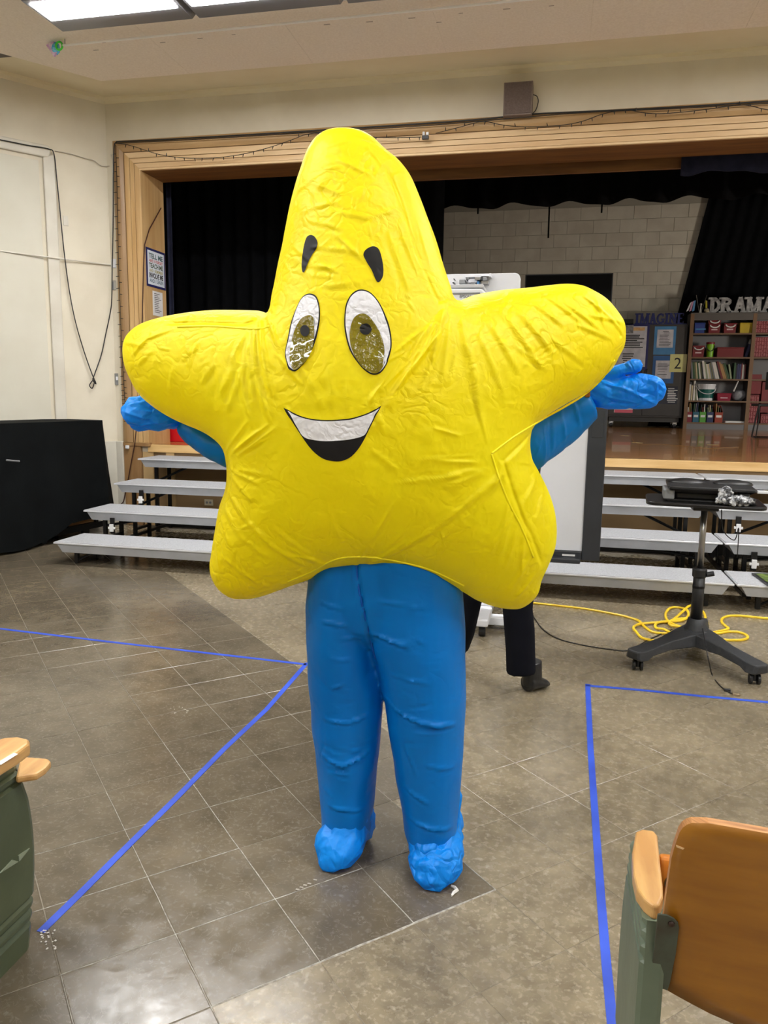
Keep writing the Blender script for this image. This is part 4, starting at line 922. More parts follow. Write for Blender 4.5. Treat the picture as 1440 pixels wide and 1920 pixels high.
def tub(name, x0, y0, x1, zbase, material, label, lid=None, taper=.88, handle=False, lab=False, depth=.3, group=None, cat='bin', Y=BY+.04):
    a, b = at(x0, y0, Y), at(x1, y0, Y); h_ = a.z-zbase; c = ((a.x+b.x)/2, Y+depth/2); w_ = b.x-a.x
    t = empty(name, (c[0], c[1], zbase), label, cat, group); m_ = MB()
    def rg(z_, k): return [(c[0]-w_/2*k, Y+depth/2-depth/2*k, z_), (c[0]+w_/2*k, Y+depth/2-depth/2*k, z_), (c[0]+w_/2*k, Y+depth/2+depth/2*k, z_), (c[0]-w_/2*k, Y+depth/2+depth/2*k, z_)]
    v = rg(zbase, taper)+rg(zbase+h_*.9, .97)+rg(zbase+h_*.9, .90)+rg(zbase+.012, taper-.06)
    fs = [(3,2,1,0)]+[(r*4+i, r*4+(i+1) % 4, r*4+4+(i+1) % 4, r*4+4+i) for r in range(3) for i in range(4)]+[(12,13,14,15)]
    m_.add(v, fs); m_.build('tub', material, t, fix=True)
    MB().box((c[0]-w_/2, Y-.004, zbase+h_*.88), (c[0]+w_/2, Y+depth+.004, zbase+h_)).build('lid' if lid else 'rim', lid or material, t, bevel=.006)
    if handle:
        m_ = MB(); xx = c[0]; P_ = [(xx+.085*math.cos(q), Y-.012, zbase+h_*.86+.05*math.sin(q)) for q in np.linspace(math.pi, 2*math.pi, 9)]; m_.tube(P_, .013, 6); m_.build('handle', paper, t)
    if lab: MB().box((c[0]-w_*.25, Y-.002+.012, zbase+h_*.32), (c[0]+w_*.25, Y+.02, zbase+h_*.45)).build('label_strip', mat('pale_label', (206, 180, 186)), t)
    return t
redb = mat('dark_red_plastic', (122, 14, 28), (106, 10, 22), 3, .4); bluep = mat('deep_blue_plastic', (24, 52, 128), rough=.4); yel = mat('mustard_yellow_plastic', (190, 164, 20), (170, 146, 14), 3, .4); green = mat('lime_green_plastic', (120, 176, 28), rough=.4)
b0 = tub('storage_bin', 1303, 605, 1323, sh[0], bluep, 'blue lidded box at the left end of the top shelf'); 
a = at(1303, 617, BY); MB().box((a.x+.02, BY+.045, a.z-.012), (a.x+.21, BY+.055, a.z+.015)).build('label_strip', lt_blue, b0)
zz = at(1340, 610, BY).z
tub('storage_bin', 1329, 607, 1352, sh[0], redb, 'lower red bin of the stacked pair on the top shelf', handle=True, lab=True); tub('storage_bin', 1328, 600, 1353, at(1340, 607, BY+.04).z+.003, redb, 'upper red bin of the stacked pair on the top shelf', handle=True, depth=.28)
tub('storage_bin', 1358, 606, 1382, sh[0], redb, 'single red bin between the stacked pair and the yellow bin', handle=True, lab=True)
tub('storage_bin', 1388, 605, 1413, sh[0], yel, 'mustard yellow bin at the right end of the top shelf', lab=False)
tub('storage_bin', 1299, 648, 1322, sh[1], redb, 'red bin with white handle at the left end of the second shelf', handle=True, lab=True)
tub('storage_box', 1345, 651, 1396, sh[1], mat('plain_red_box', (108, 8, 14), rough=.5), 'long low plain red box on the second shelf', taper=.97)
def bucket(px0, px1, ytop, zbase, m1, m2, label, lidm=None, band=None):
    a, b = at(px0, ytop, BY+.15), at(px1, ytop, BY+.15); r_ = (b.x-a.x)/2; c = ((a.x+b.x)/2, BY+.05+r_); h_ = a.z-zbase
    t = empty('bucket', (c[0], c[1], zbase), label, 'bucket')
    MB().tube([(c[0], c[1], zbase), (c[0], c[1], zbase+h_*.15), (c[0], c[1], zbase+h_*.88)], [r_*.78, r_*.8, r_*.94], 24).build('pail', m1, t, smooth=False)
    if band: MB().tube([(c[0], c[1], zbase+h_*.16), (c[0], c[1], zbase+h_*.68)], [r_*.815, r_*.915], 24, cap=False).build('label_band', band, t, smooth=True)
    MB().tube([(c[0], c[1], zbase+h_*.86), (c[0], c[1], zbase+h_)], [r_, r_], 24).build('lid', lidm or m1, t, bevel=.004)
    P_ = [(c[0]+r_*.98*math.cos(q), c[1]-r_*.9*abs(math.sin(q))-.01, zbase+h_*.8+h_*.4*math.sin(q)) for q in np.linspace(math.pi, 2*math.pi, 12)]
    MB().tube(P_, .008, 6).build('handle', m2, t); return t
bucket(1324, 1340, 642, sh[1], green, black_plastic, 'lime green pail with red lid on the second shelf', redb)
tg = mat('teal_green_label', (12, 92, 84), rough=.45)
bucket(1309, 1344, 720, sh[3], white_plastic, white_plastic, 'white tub with teal green label on the fourth shelf', white_plastic, tg)
tub('storage_bin', 1345, 737, 1372, sh[3], mat('magenta_red_plastic', (136, 16, 48), rough=.4), 'small magenta-red bin beside the white tub', lab=True)
def ordw(i):
    a_ = 'first second third fourth fifth sixth seventh eighth ninth tenth eleventh twelfth thirteenth fourteenth fifteenth sixteenth seventeenth eighteenth nineteenth'.split()
    if i < 19: return a_[i]
    if i == 19: return 'twentieth'
    if i == 29: return 'thirtieth'
    return ('twenty-' if i < 29 else 'thirty-')+a_[i % 10]
def book(x0, x1, zb_, h_, lean, material, label, group, name='book', d=.22):
    m_ = MB(); c = Vector((x0, BY+.1, zb_)); mt = Matrix.Translation(c) @ Matrix.Rotation(lean, 4, 'Y')
    w_ = x1-x0; off = max(0, math.sin(lean)*w_)
    m_.box((0, 0, off), (w_, d, h_+off), mt); o = m_.build(name, material); return tag(o, label, 'book', group)
bc = [mat('book_cover_%s' % n, c, rough=.5) for n, c in (('white', (214,210,202)), ('cream', (200,186,150)), ('tan', (170,130,80)), ('green', (50,84,52)), ('olive', (96,98,60)), ('grey', (120,122,126)), ('black', (30,30,32)), ('navy', (34,40,84)), ('maroon', (110,34,34)), ('sage', (140,150,120)))]
ka = at(1299, 700, BY).x; kb = at(1402, 700, BY).x; x = ka; i = 0; r_ = random.Random(11); cols = [5,3,4,1,3,0,4,6,0,9,0,1,5,4,5,0,0,6,8,2,2,4,3,9,3,6,7,7,8,0,8,0,0,8]
while x < kb-.03 and i < len(cols):
    w_ = r_.uniform(.018, .034)*(1.2 if cols[i] == 0 else 1); f_ = (x-ka)/(kb-ka); lean = -(.10+.24*min(f_*1.6, 1)) if f_ < .68 else (-.2 if f_ < .74 else 0)
    h_ = r_.uniform(.30, .36) if f_ < .7 else r_.uniform(.27, .33)
    if f_ >= .74 and lean == 0 and i and abs(f_-.74) < .03: x += .02
    book(x, x+w_, sh[2]+.001, h_, lean, bc[cols[i]], '%s slim %s book from the left in the row on the third shelf' % (ordw(i), bc[cols[i]].name[11:]), 'picture books on the third shelf'); x += w_/math.cos(lean)+.004; i += 1
xx = at(1291.5, 740, BY).x+.02
for i, (w_, h_, ln, c) in enumerate(((.03, .32, 0, 0), (.025, .30, 0, 1), (.035, .42, 0, 0), (.02, .26, -.05, 9), (.028, .34, -.2, 0))):
    book(xx, xx+w_, sh[3]+.001, h_, ln, bc[c], '%s thin %s book from the left beside the white tub on the fourth shelf' % (ordw(i), bc[c].name[11:]), 'thin books on the fourth shelf'); xx += w_+.012
o = MB().m(bc[7]).box((0, 0, 0), (.05, .22, .5), Matrix.Translation(at(1398, 668, BY)+Vector((0, .1, 0))) @ Matrix.Rotation(.26, 4, 'Y')).m(paper).box((-.002, -.002, .26), (.052, .1, .46), Matrix.Translation(at(1398, 668, BY)+Vector((0, .1, 0))) @ Matrix.Rotation(.26, 4, 'Y')).build('binder')
o.location.z = sh[1]+.002; tag(o, 'blue and white binder leaning on the right post of the second shelf', 'binder')
o = MB(); c = at(1385, 745, BY+.2); o.ball((c.x, BY+.2, sh[3]+.115), (.14, .12, .115), 16, 10); o = o.build('mesh_bag', mat('grey_mesh_bag', (150, 152, 158), (122, 124, 130), 30, .7, bump=.6, bscale=80), smooth=True); tag(o, 'rumpled grey bag on the fourth shelf', 'bag')
for v in o.data.vertices: v.co += v.normal*.02*noise.noise(v.co*14)
tag(MB().cyl((at(1376, 731, BY+.06).x, BY+.08, sh[3]+.19), (at(1385, 716, BY+.06).x, BY+.08, sh[3]+.41), .017, .01, 8).build('paper_roll', paper), 'thin white stick poking up from the grey bag', 'stick')
for i, (x0, x1, c, l) in enumerate(((1288.5, 1298, (120,24,40), 'maroon'), (1299.5, 1311, (30,92,116), 'teal blue'), (1312.5, 1324, (80,150,50), 'green'), (1326, 1338, (36,46,88), 'navy'), (1341, 1355.5, (150,56,32), 'rust red'))):
    a, b = at(x0, 775, BY+.05), at(x1, 775, BY+.05); zl = sh[4]
    t = empty('magazine_file', ((a.x+b.x)/2, BY+.2, zl), l+' magazine file on the bottom shelf of the bookcase', 'file box')
    mm = mat('file_card_'+l.replace(' ', '_'), c, rough=.5)
    m_ = MB(); w_ = b.x-a.x
    for dx in (0, w_-.006): m_.prism([(a.x+dx, BY+.05, zl), (a.x+dx, BY+.32, zl), (a.x+dx, BY+.32, zl+.34), (a.x+dx, BY+.05, zl+.205)], Vector((.006, 0, 0)))
    m_.box((a.x+.0061, BY+.05, zl), (b.x-.0061, BY+.056, zl+.205)).box((a.x+.0061, BY+.314, zl), (b.x-.0061, BY+.32, zl+.34)); m_.build('box', mm, t)
    MB().box((a.x+w_*.15, BY+.0485, zl+.10), (b.x-w_*.15, BY+.0499, zl+.145)).build('label', paper, t)
    for k in range(3): MB().box((a.x+.012+k*w_*.28, BY+.07, zl+.006), (a.x+.012+k*w_*.28+.015, BY+.3, zl+random.uniform(.26, .4))).build('booklet', bc[(i*3+k*2) % 10], t)
o = box('paper_stack', at(1360, 793, BY+.06)*1.0, at(1397, 793, BY+.06)+Vector((0, .25, .025)), paper); o.location.z = sh[4]; tag(o, 'flat white paper stack at the right of the bottom shelf', 'paper')
# red printed boxes in the right bay
redcard = mat('red_printed_card', (118, 16, 26), (102, 10, 20), 3, .5); pinkp = mat('pink_print', (180, 104, 106))
def printed(x0, y0, x1, zb_, label, lettered=True):
    a, b = at(x0, y0, BY+.05), at(x1, y0, BY+.05); o = MB().box((a.x, BY+.05, zb_), (b.x, BY+.36, a.z)).build('red_box', redcard, bevel=.003); tag(o, label, 'box')
    if lettered:
        L_ = MB(); z_ = zb_+.02
        while z_ < a.z-.05:
            x_ = a.x+.012
            while x_ < b.x-.03:
                k = random.randint(0, 3); w_ = .03; h_ = .055
                L_.box((x_, BY+.0475, z_), (x_+.008, BY+.0499, z_+h_))
                if k != 1: L_.box((x_+.0081, BY+.0475, z_+h_-.01), (x_+w_*.8, BY+.0499, z_+h_))
                if k != 2: L_.box((x_+.0081, BY+.0475, z_), (x_+w_*.8, BY+.0499, z_+.01))
                if k != 3: L_.box((x_+w_*.55, BY+.0475, z_+.0101), (x_+w_*.8, BY+.0499, z_+h_-.0101))
                x_ += .045
            z_ += .075
        L_.build('printed_letters', pinkp, o)['kind'] = 'stuff'
printed(1418, 602, 1452, sh[0]+.001, 'red box covered in pink lettering on the top shelf of the right bay')
printed(1415, 632, 1455, sh[1]+.001, 'tall red box covered in pink lettering on the second shelf of the right bay')
z3 = at(1415, 740, BY).z
printed(1405.5, 740, 1424, sh[4]+.001, 'narrow red box with pink lettering at the foot of the right bay')
printed(1407, 702, 1429, at(1410, 739, BY+.05).z+.004, 'plain dark red box stacked above the lettered one in the right bay', False)
printed(1430, 716, 1460, at(1440, 774, BY+.05).z+.002, 'plain dark red box at the far right of the right bay', False)
printed(1427, 776, 1460, sh[4]+.001, 'low red box with pink lettering at the far right of the right bay')
# DRAMA letters
gal = mat('galvanised_letter_metal', (178, 178, 178), (122, 122, 124), 16, .45, metal=.25)
zt2 = zt+.021; xs = [(1330.5, 1351, 'D', 'leftmost'), (1350.5, 1374, 'R', 'second'), (1374, 1400, 'A', 'first'), (1398.5, 1428, 'M', 'middle'), (1427, 1453, 'A', 'last')]
for x0, x1, ch, ps in xs:
    xa, xb = at(x0, 575, BY+.1).x, at(x1, 575, BY+.1).x
    o = glyph(ch, xa, zt2, xb-xa, .30, .075, BY+.08+(.02 if ch in 'RM' else 0), BY+.14+(.02 if ch in 'RM' else 0), .5).build('metal_letter', gal); tag(o, 'mottled silver letter %s on top of the bookcase, %s of DRAMA' % (ch, {'D': 'first', 'R': 'second', 'M': 'fourth'}.get(ch, 'third' if ps == 'first' else 'fifth')), 'letter')
# flags and ornaments beside the letters
for sgn, lab, cols_ in ((-1, 'small pastel flag leaning left on top of the bookcase', ((96,150,200), (200,150,180), (220,220,225))), (1, 'small dark flag leaning right on top of the bookcase', ((170,160,40), (40,36,90), (30,30,60)))):
    base = Vector((at(1313, 585, BY+.1).x+sgn*.012, BY+.12, zt2)); top = at(1306 if sgn < 0 else 1326, 553, BY+.1)+Vector((0, .02, 0))
    t = empty('desk_flag', base, lab, 'flag'); MB().cyl(base, top, .006, n=6).build('stick', steel, t)
    d = (top-base)
    for k, c in enumerate(cols_):
        p0 = base+d*(.72-.0*k)+Vector((sgn*-.0, 0, 0)); q0 = p0-Vector((0, 0, .0))
        xo = sgn*(.006+k*.035); m_ = MB()
        q4 = [p0+Vector((xo, 0, -k*.012)), p0+Vector((xo+sgn*.035, .008, -.015-k*.02)), p0+Vector((xo*1.6+sgn*.05, .004, -.22)), p0+Vector((xo*1.6+sgn*.01, -.004, -.20))]
        if sgn < 0: q4 = [p+Vector((-.02, 0, 0)) for p in q4]
        m_.prism(q4, Vector((0, .004, 0))); m_.build('stripe', mat('flag_stripe_%d_%d' % (sgn, k), c, rough=.8), t, fix=True)
fb_ = Vector((at(1313, 585, BY+.1).x, BY+.13, zt2)); MB().tube([fb_, fb_+Z*.03, fb_+Z*.1, fb_+Z*.15, fb_+Z*.17, fb_+Z*.2], [.035, .028, .018, .02, .022, .004], 10)
o = MB().tube([fb_-Vector((0,.04,0)), fb_+Z*.03-Vector((0,.04,0)), fb_+Z*.1-Vector((0,.04,0)), fb_+Z*.15-Vector((0,.04,0))], [.03, .022, .014, .018], 10).ball(fb_+Z*.17-Vector((0,.04,0)), .024).build('trophy', mat('pale_trophy', (190, 186, 178), rough=.35), smooth=True); tag(o, 'tiny pale trophy figure standing between the two little flags', 'trophy')
sp_ = Vector((at(1324, 585, BY+.1).x, BY+.05, zt2)); o = MB().ball(sp_+Z*.045, (.05, .04, .045)).build('round_ornament', mat('cream_ornament', (190, 180, 150), (120, 110, 90), 30, .6), smooth=True); tag(o, 'small round cream ornament beside the letter D', 'ornament')
# folding chair at the frame edge, seen from the side
t = empty('folding_chair', at(1432, 822, 13.4)*1, 'black tubular metal chair on the stage at the right edge of the picture', 'chair'); t.location.z = SZ
cy_ = 13.0; a = at_z(1409, 822, SZ); cy_ = a.y
def cp_(x, y, dy=0): p = at(x, y, cy_+dy); return p
for dy in (0, .42):
    MB().tube([cp_(1423, 760, dy), cp_(1417, 785, dy), Vector((cp_(1409.5, 818, dy).x, cy_+dy, SZ+.02)), Vector((cp_(1417, 818, dy).x, cy_+dy, SZ+.012))], .012, 8).build('leg', black_metal, t)
    MB().tube([cp_(1423, 758, dy), cp_(1423, 785, dy), Vector((cp_(1417, 820, dy).x, cy_+dy, SZ+.012)), Vector((cp_(1455, 824, dy).x, cy_+dy, SZ+.012)), cp_(1457, 760, dy)], .012, 8).build('frame', black_metal, t)
MB().box((cp_(1421, 758).x, cy_, cp_(1421, 762).z), (cp_(1457, 758).x, cy_+.42, cp_(1421, 757).z)).build('seat', black_plastic, t, bevel=.008)
MB().box((cp_(1450, 700).x, cy_, cp_(1421, 730).z), (cp_(1453, 700).x, cy_+.42, cp_(1421, 696).z)).build('backrest', black_plastic, t, bevel=.008)
# floor cord and tape bits on the stage
P_ = [at_z(x, y, SZ+.006) for x, y in ((1185, 822), (1196, 832), (1240, 833), (1280, 836), (1320, 840), (1350, 840), (1385, 838))]
tag(MB().tube(smoothpath(P_, 5), .0022, 6).build('power_cable', mat('pale_cord', (150, 116, 68), rough=.5)), 'thin pale cord lying along the stage floor', 'cord')
for i, (x, y) in enumerate(((1172, 817), (1195, 830), (1337, 834))):
    p = at_z(x, y, SZ+.0015); o = MB().box((-.07, -.03, 0), (.07, .03, .002), Matrix.Translation(p) @ Matrix.Rotation(-.8 if i < 2 else .2, 4, 'Z')).build('tape_mark', mat('cream_tape', (226, 206, 150))); tag(o, ['short pale tape mark on the stage floor, the one furthest left', 'short pale tape mark on the stage floor in front of the cabinet', 'short pale tape mark on the stage floor below the bookcase'][i], 'tape')
# red bin on the stage at left
t = empty('storage_bin', (at(310, 828, 8.5).x, 8.62, SZ), 'bright red plastic bin on the stage floor at the left under the mitten', 'bin')
a, b = at(277, 800, 8.45), at(352, 800, 8.45); v = []
for z_, k in ((SZ+.001, .9), (SZ+.2, 1.0), (SZ+.2, .94), (SZ+.012, .84)):
    hx_ = (b.x-a.x)/2*k; cx = (a.x+b.x)/2; v += [(cx-hx_, 8.62-.17*k, z_), (cx+hx_, 8.62-.17*k, z_), (cx+hx_, 8.62+.17*k, z_), (cx-hx_, 8.62+.17*k, z_)]
MB().add(v, [(3,2,1,0)]+[(r*4+i, r*4+(i+1) % 4, r*4+4+(i+1) % 4, r*4+4+i) for r in range(3) for i in range(4)]+[(12,13,14,15)]).build('tub', red_plastic, t, fix=True, bevel=.008)
cx = (a.x+b.x)/2; MB().box((cx-(b.x-a.x)/2-.012, 8.44, SZ+.19), (cx+(b.x-a.x)/2+.012, 8.8, SZ+.215)).build('rim', red_plastic, t, bevel=.006)
# ---- poster and notice on the left jamb
PX = OX0+.002
def jamb(name, pts, material, label, cat, off=0, parent=None):
    q_ = [at_x(x, y, PX+off) for x, y in pts]; ys = (q_[0].y+q_[3].y)/2, (q_[1].y+q_[2].y)/2; zt_, zb_ = (q_[0].z+q_[1].z)/2, (q_[2].z+q_[3].z)/2
    o = MB().box((PX+off, ys[0], zb_), (PX+off+.003, ys[1], zt_)).build(name, material, parent)
    if not parent: tag(o, label, cat)
    return o, ys, zt_, zb_
po, ys, zt_, zb_ = jamb('motto_poster', ((272, 463), (308, 474), (311, 543), (276, 538)), navy_card, 'navy-bordered motto poster in coloured capitals on the left wooden jamb', 'poster')
w_ = ys[1]-ys[0]; h_ = zt_-zb_
MB().box((PX+.0031, ys[0]+w_*.07, zb_+h_*.06), (PX+.0045, ys[1]-w_*.07, zt_-h_*.06)).build('sheet', mat('pale_blue_white_paper', (214, 222, 232), rough=.5), po)
for i, (tx, c, hh, bo) in enumerate((('TELL ME', (70, 104, 108), .13, .03), ('AND I FORGET', (196, 74, 74), .08, .02), ('TEACH ME', (78, 92, 72), .13, .03), ('AND I REMEMBER', (170, 160, 96), .08, .02), ('INVOLVE ME', (14, 14, 16), .14, .04), ('AND I LEARN', (90, 120, 140), .10, .02))):
    zc = zt_-h_*(.19, .315, .44, .57, .695, .83)[i]
    text(tx, h_*hh, w_*.72, (PX+.0048, (ys[0]+ys[1])/2, zc), (0, 1, 0), (0, 0, 1), mat('poster_ink_%d' % i, c, rough=.6), po, 'lettering', extrude=.0006, bold=bo)
no, ys, zt_, zb_ = jamb('notice', ((285, 545), (303.5, 549), (306, 594), (288, 592)), paper, 'white typed notice pinned below the motto poster', 'paper')
L_ = MB(); w_ = ys[1]-ys[0]; h_ = zt_-zb_
for i in range(11): L_.box((PX+.0031, ys[0]+w_*.15, zt_-h_*(.1+.075*i)-.003), (PX+.0037, ys[0]+w_*random.uniform(.5, .85), zt_-h_*(.1+.075*i)+.003))
L_.build('print_lines', ink, no)['kind'] = 'stuff'
# dark cable down the jamb
P_ = [at(302, 390, 8.3), at_x(280, 430, PX+.01), at_x(271.5, 458, PX+.012), at(269, 500, YW-.05), at(267, 590, YW-.05), at(262, 740, YW-.06), at(253, 830, YW-.075), at(240, 900, YW-.075), at(232, 940, YW-.08), at(225, 948, YW-.12)]
tag(MB().tube(P_, .006, 6).build('dark_cable', mat('brown_cable', (60, 26, 18), rough=.5)), 'thin dark brown cable running down the left jamb and casing', 'cable')

# ============================================================ FRONT WALL AND SPLAY WALL FITTINGS
a, b = at(945, 154, 7.78), at(997, 213, 7.78)
t = empty('wall_speaker', ((a.x+b.x)/2, 7.95, b.z), 'grey-brown square wall speaker above the stage opening', 'speaker')
spk = mat('speaker_grey_brown', (128, 112, 104), (118, 103, 95), 40, .7); MB().box((a.x, 7.79, b.z), (b.x, 7.948, a.z)).build('cabinet', spk, t, bevel=.004)
MB().box((a.x+.012, 7.783, b.z+.012), (b.x-.012, 7.79, a.z-.012)).build('grille', mat('speaker_grille', (112, 97, 90), (96, 82, 76), 90, .85, bump=.5, bscale=220), t)
P_ = [at(998, 177, 7.9), at(1007, 181, 7.92), at(1009, 192, 7.93), at(1004, 207, 7.93), at(996, 215, 7.93)]
MB().tube(smoothpath(P_, 5), .004, 6).build('cord', black_metal, t)
# cables along the casing top and hanging at left
cab = mat('black_cable_rubber', (18, 17, 18), rough=.45)
def wire(name, P_, r_, label, cat='cable', m_=cab, k=6, sm=True): return tag(MB().tube(smoothpath(P_, k) if sm else P_, r_, 6).build(name, m_), label, cat)
y_ = YW-.085
wire('long_cable', [at(x, y, y_) for x, y in ((218, 266), (300, 262), (460, 253), (620, 243), (760, 234), (900, 224), (1000, 214), (1150, 207), (1300, 199), (1440, 190), (1700, 174))], .0075, 'thick black cable running along the top edge of the stage casing')
wire('thin_cable', [at(x, y, y_-.02) for x, y in ((218, 269), (340, 263), (560, 250), (760, 238), (860, 231), (960, 222), (1110, 210), (1260, 204), (1440, 194), (1700, 178))], .0038, 'thinner black cable just under the thick one on the casing top')
wire('hanging_cable', [at_s(x, y, .05) for x, y in ((-60, 252), (0, 262), (50, 272), (90, 279), (101, 288), (106, 330), (112, 390), (120, 470), (130, 545), (142, 605), (158, 660), (172, 700), (177, 714), (173, 728), (168, 722), (176, 712), (180, 720), (174, 712), (178, 700))]+[at_s(x, y, .03) for x, y in ((190, 665), (198, 628))]+[at(x, y, YW-.075) for x, y in ((207, 585), (209.5, 560), (210.5, 500), (212, 420), (212.5, 330), (214, 275), (219, 267))], .006, 'black cable looping down the splayed wall from trim to casing')
wire('painted_wire', [at_s(x, y, .02) for x, y in ((103, 283), (130, 288), (160, 297), (176, 301), (190, 311), (208, 311))], .004, 'cream painted wire crossing the splayed wall near the corner', m_=mat('painted_wire_tan', (170, 160, 144)))
# string lights
def string(name, pts, label, Y0):
    t = empty(name, at(*pts[0], Y0), label, 'string lights'); P_ = smoothpath([at(x, y, Y0) for x, y in pts], 8); MB().tube(P_, .0035, 5).build('wire', cab, t)
    acc = 0; me_ = None
    for i in range(1, len(P_)):
        acc += (P_[i]-P_[i-1]).length
        if acc > .085:
            acc = 0; d = Vector((random.uniform(-.3, .3), -.1, -1 if random.random() < .75 else 1)).normalized()
            if me_ is None or True:
                MB().cyl(P_[i], P_[i]+d*.03, .0055, .003, n=5).build('bulb', cab, t)
string('string_lights', ((219, 269), (245, 273), (300, 290), (345, 296), (400, 296), (450, 290), (500, 278), (545, 263), (575, 252), (610, 249), (650, 250), (700, 257), (740, 258), (790, 257)), 'dark wire of tiny string lights drooping across the left of the casing top', YW-.11)
string('string_lights', ((817, 250), (860, 239), (905, 228), (940, 234), (985, 238), (1050, 235), (1090, 228), (1130, 214), (1172, 206), (1210, 212), (1245, 213), (1310, 207), (1360, 200), (1397, 197), (1440, 206), (1500, 212)), 'dark wire of tiny string lights drooping across the right of the casing top', YW-.11)
t = empty('string_lights', at(217, 275, YW-.07), 'dark wire of tiny string lights hanging down the left side of the casing', 'string lights')
P_ = [at(x, y, YW-.07) for x, y in ((217, 272), (219, 340), (221, 440), (224, 540), (228, 640), (232, 720), (235, 760), (238, 790))]; MB().tube(smoothpath(P_, 10), .003, 5).build('wire', cab, t)
for i, p in enumerate(smoothpath(P_, 9)[3:]): MB().cyl(p, p+Vector((.035*(1 if i % 2 else -1), -.005, -.004)), .0045, .003, n=5).build('bulb', cab, t)
a = at(798, 255, YW-.12); t = empty('adapter_plugs', a, 'black adapter with two small white plugs on the casing top', 'adapter')
MB().box(a-Vector((.035, .01, .03)), a+Vector((.03, .02, .005))).build('adapter', black_plastic, t, bevel=.004)
MB().box(a+Vector((-.03, -.008, .006)), a+Vector((-.008, .012, .04))).build('plug', white_plastic, t, bevel=.004); MB().box(a+Vector((.005, -.008, .006)), a+Vector((.03, .012, .035))).build('plug', white_plastic, t, bevel=.004)
# splay wall trim (blocked window surround), seams, boxes
SZv = Z
def sbox(name, x0, y0, x1, y1, t_, material, label=None, cat=None, bevel=.003, parent=None, base=0.0):
    """box on the splayed wall given by two opposite corners in the photo"""
    a, b = at_s(x0, y0, base), at_s(x1, y1, base); z0, z1 = min(a.z, b.z), max(a.z, b.z)
    p, q_ = Vector((a.x, a.y, z0)), Vector((b.x, b.y, z0)); m_ = MB().prism([p, q_, q_+Z*(z1-z0), p+Z*(z1-z0)], SN*t_); o = m_.build(name, material, parent, bevel=bevel)
    if label: tag(o, label, cat)
    return o
zw = at_s(95, 285, 0).z; sR = at_s(100, 500, 0); sR = Vector((sR.x, sR.y, 0)); wdt = .13
along = SD
def wprof(P_, w_, d_): return None
L0 = sR+along*3.2
m_ = MB(); m_.prism([L0+Z*(zw-.07), sR+Z*(zw-.07), sR+Z*(zw+.02)-along*.03, sR+Z*(zw+.05), L0+Z*(zw+.05)], SN*.035); tb = struct('trim_13', m_, cream_trim, bevel=.012)
m_ = MB(); m_.prism([sR+along*.06+Z*.15, sR-along*.06+Z*.15, sR-along*.06+Z*(zw-.02), sR+along*.06+Z*(zw-.0705)], SN*.035); struct('trim_14', m_, cream_trim, bevel=.012)
m_ = MB(); m_.prism([sR+along*.10+Z*.1, L0+Z*.1, L0+Z*(zw-.11), sR+along*.10+Z*(zw-.11)], SN*.012); struct('trim_15', m_, mat('filled_opening_panel_paint', (212, 208, 192), (206, 201, 184), 2, .55), bevel=.003)
wire('wall_conduit', [at_s(0-80, 460, .015), at_s(0, 470.5, .015), at_s(103, 483.5, .05), at_s(207, 496.5, .015)], .008, 'thin cream conduit crossing the splayed wall at mid height', 'conduit', cream_trim, sm=False)
sbox('junction_box', 208, 486, 221, 504, .05, white_plastic, 'small white junction box at the end of the conduit by the casing', 'box')
o = sbox('light_switch', 209.5, 526, 221, 545, .045, mat('metal_box_grey', (176, 172, 162), rough=.4), 'metal surface switch box hung below the white junction box', 'switch'); sbox('dark_face', 210, 528, 213.5, 543, .004, grey_plastic, parent=o, base=.0455)
o = sbox('light_switch', 214.5, 700, 222.5, 722, .03, grey_plastic, 'grey light switch with white toggle low beside the casing', 'switch'); sbox('toggle', 217, 706, 220.5, 713, .012, white_plastic, parent=o, base=.0305); 
sbox('switch_side', 223, 699, 229, 721, .03, mat('switch_box_tan', (186, 178, 160), rough=.5), parent=o)
sbox('blank_plate', 118, 404, 128.5, 424, .008, cream_trim, 'cream blank cover plate beside the hanging cable', 'plate'); 
wire('vertical_conduit', [at(208, 290, YW-.03)]+[at(211, y, YW-.03) for y in (300, 480)], .007, 'thin cream conduit rising in the corner to the casing top', 'conduit', cream_trim, sm=False)
tag(box('door_bell', at(240, 838, YW-.07)-Vector((.02, .03, .02)), at(240, 838, YW-.07)+Vector((.02, .0, .02)), white_plastic, bevel=.008), 'small white knob fitting at the foot of the casing', 'fitting')
# thicker lower wall (pier) in the corner
zl = at(205, 826, YW).z
m_ = MB(); m_.prism([CN+SD*.9+Z*0, CN-SD*.0, CN+Z*zl, CN+SD*.9+Z*zl], SN*.06); struct('trim_16', m_, cream_trim, bevel=.006)
struct('trim_17', MB().box((CN.x, YW-.07, 0), (OX0-.312, YW, zl)), cream_trim, bevel=.006)
# overhead wire with foil ornament
wire('ceiling_wire', [at_z(118, 85, 4.45), at_z(980, 0, 4.45), at_z(980, 0, 4.45)+Vector((4.5, 0, 0))], .009, 'taut white wire stretched just under the ceiling panels', 'wire', mat('white_wire', (250, 248, 244), rough=.3), sm=False)
p = at_z(118, 85, 4.45)
for dx in (0, 8.38):
    pass
MB().cyl(p+Vector((.02, 0, 0)), p+Vector((.02, 0, .055)), .004, n=6).build('wire_hook', steel, [x for x in COL.objects if x.name == 'ceiling_wire'][0])
t = empty('party_ornament', at_z(112, 86, 4.45), 'tiny shiny green, blue and lilac ornament clipped to the end of the ceiling wire', 'ornament')
c = at_z(111, 86, 4.45); m_ = MB(); P_ = [c+Vector((.032*math.cos(q), 0, .032*math.sin(q))) for q in np.linspace(0, 2*math.pi, 14)]; m_.tube(P_, .009, 6); m_.build('green_ring', mat('green_plastic_ring', (80, 220, 70), rough=.3), t)
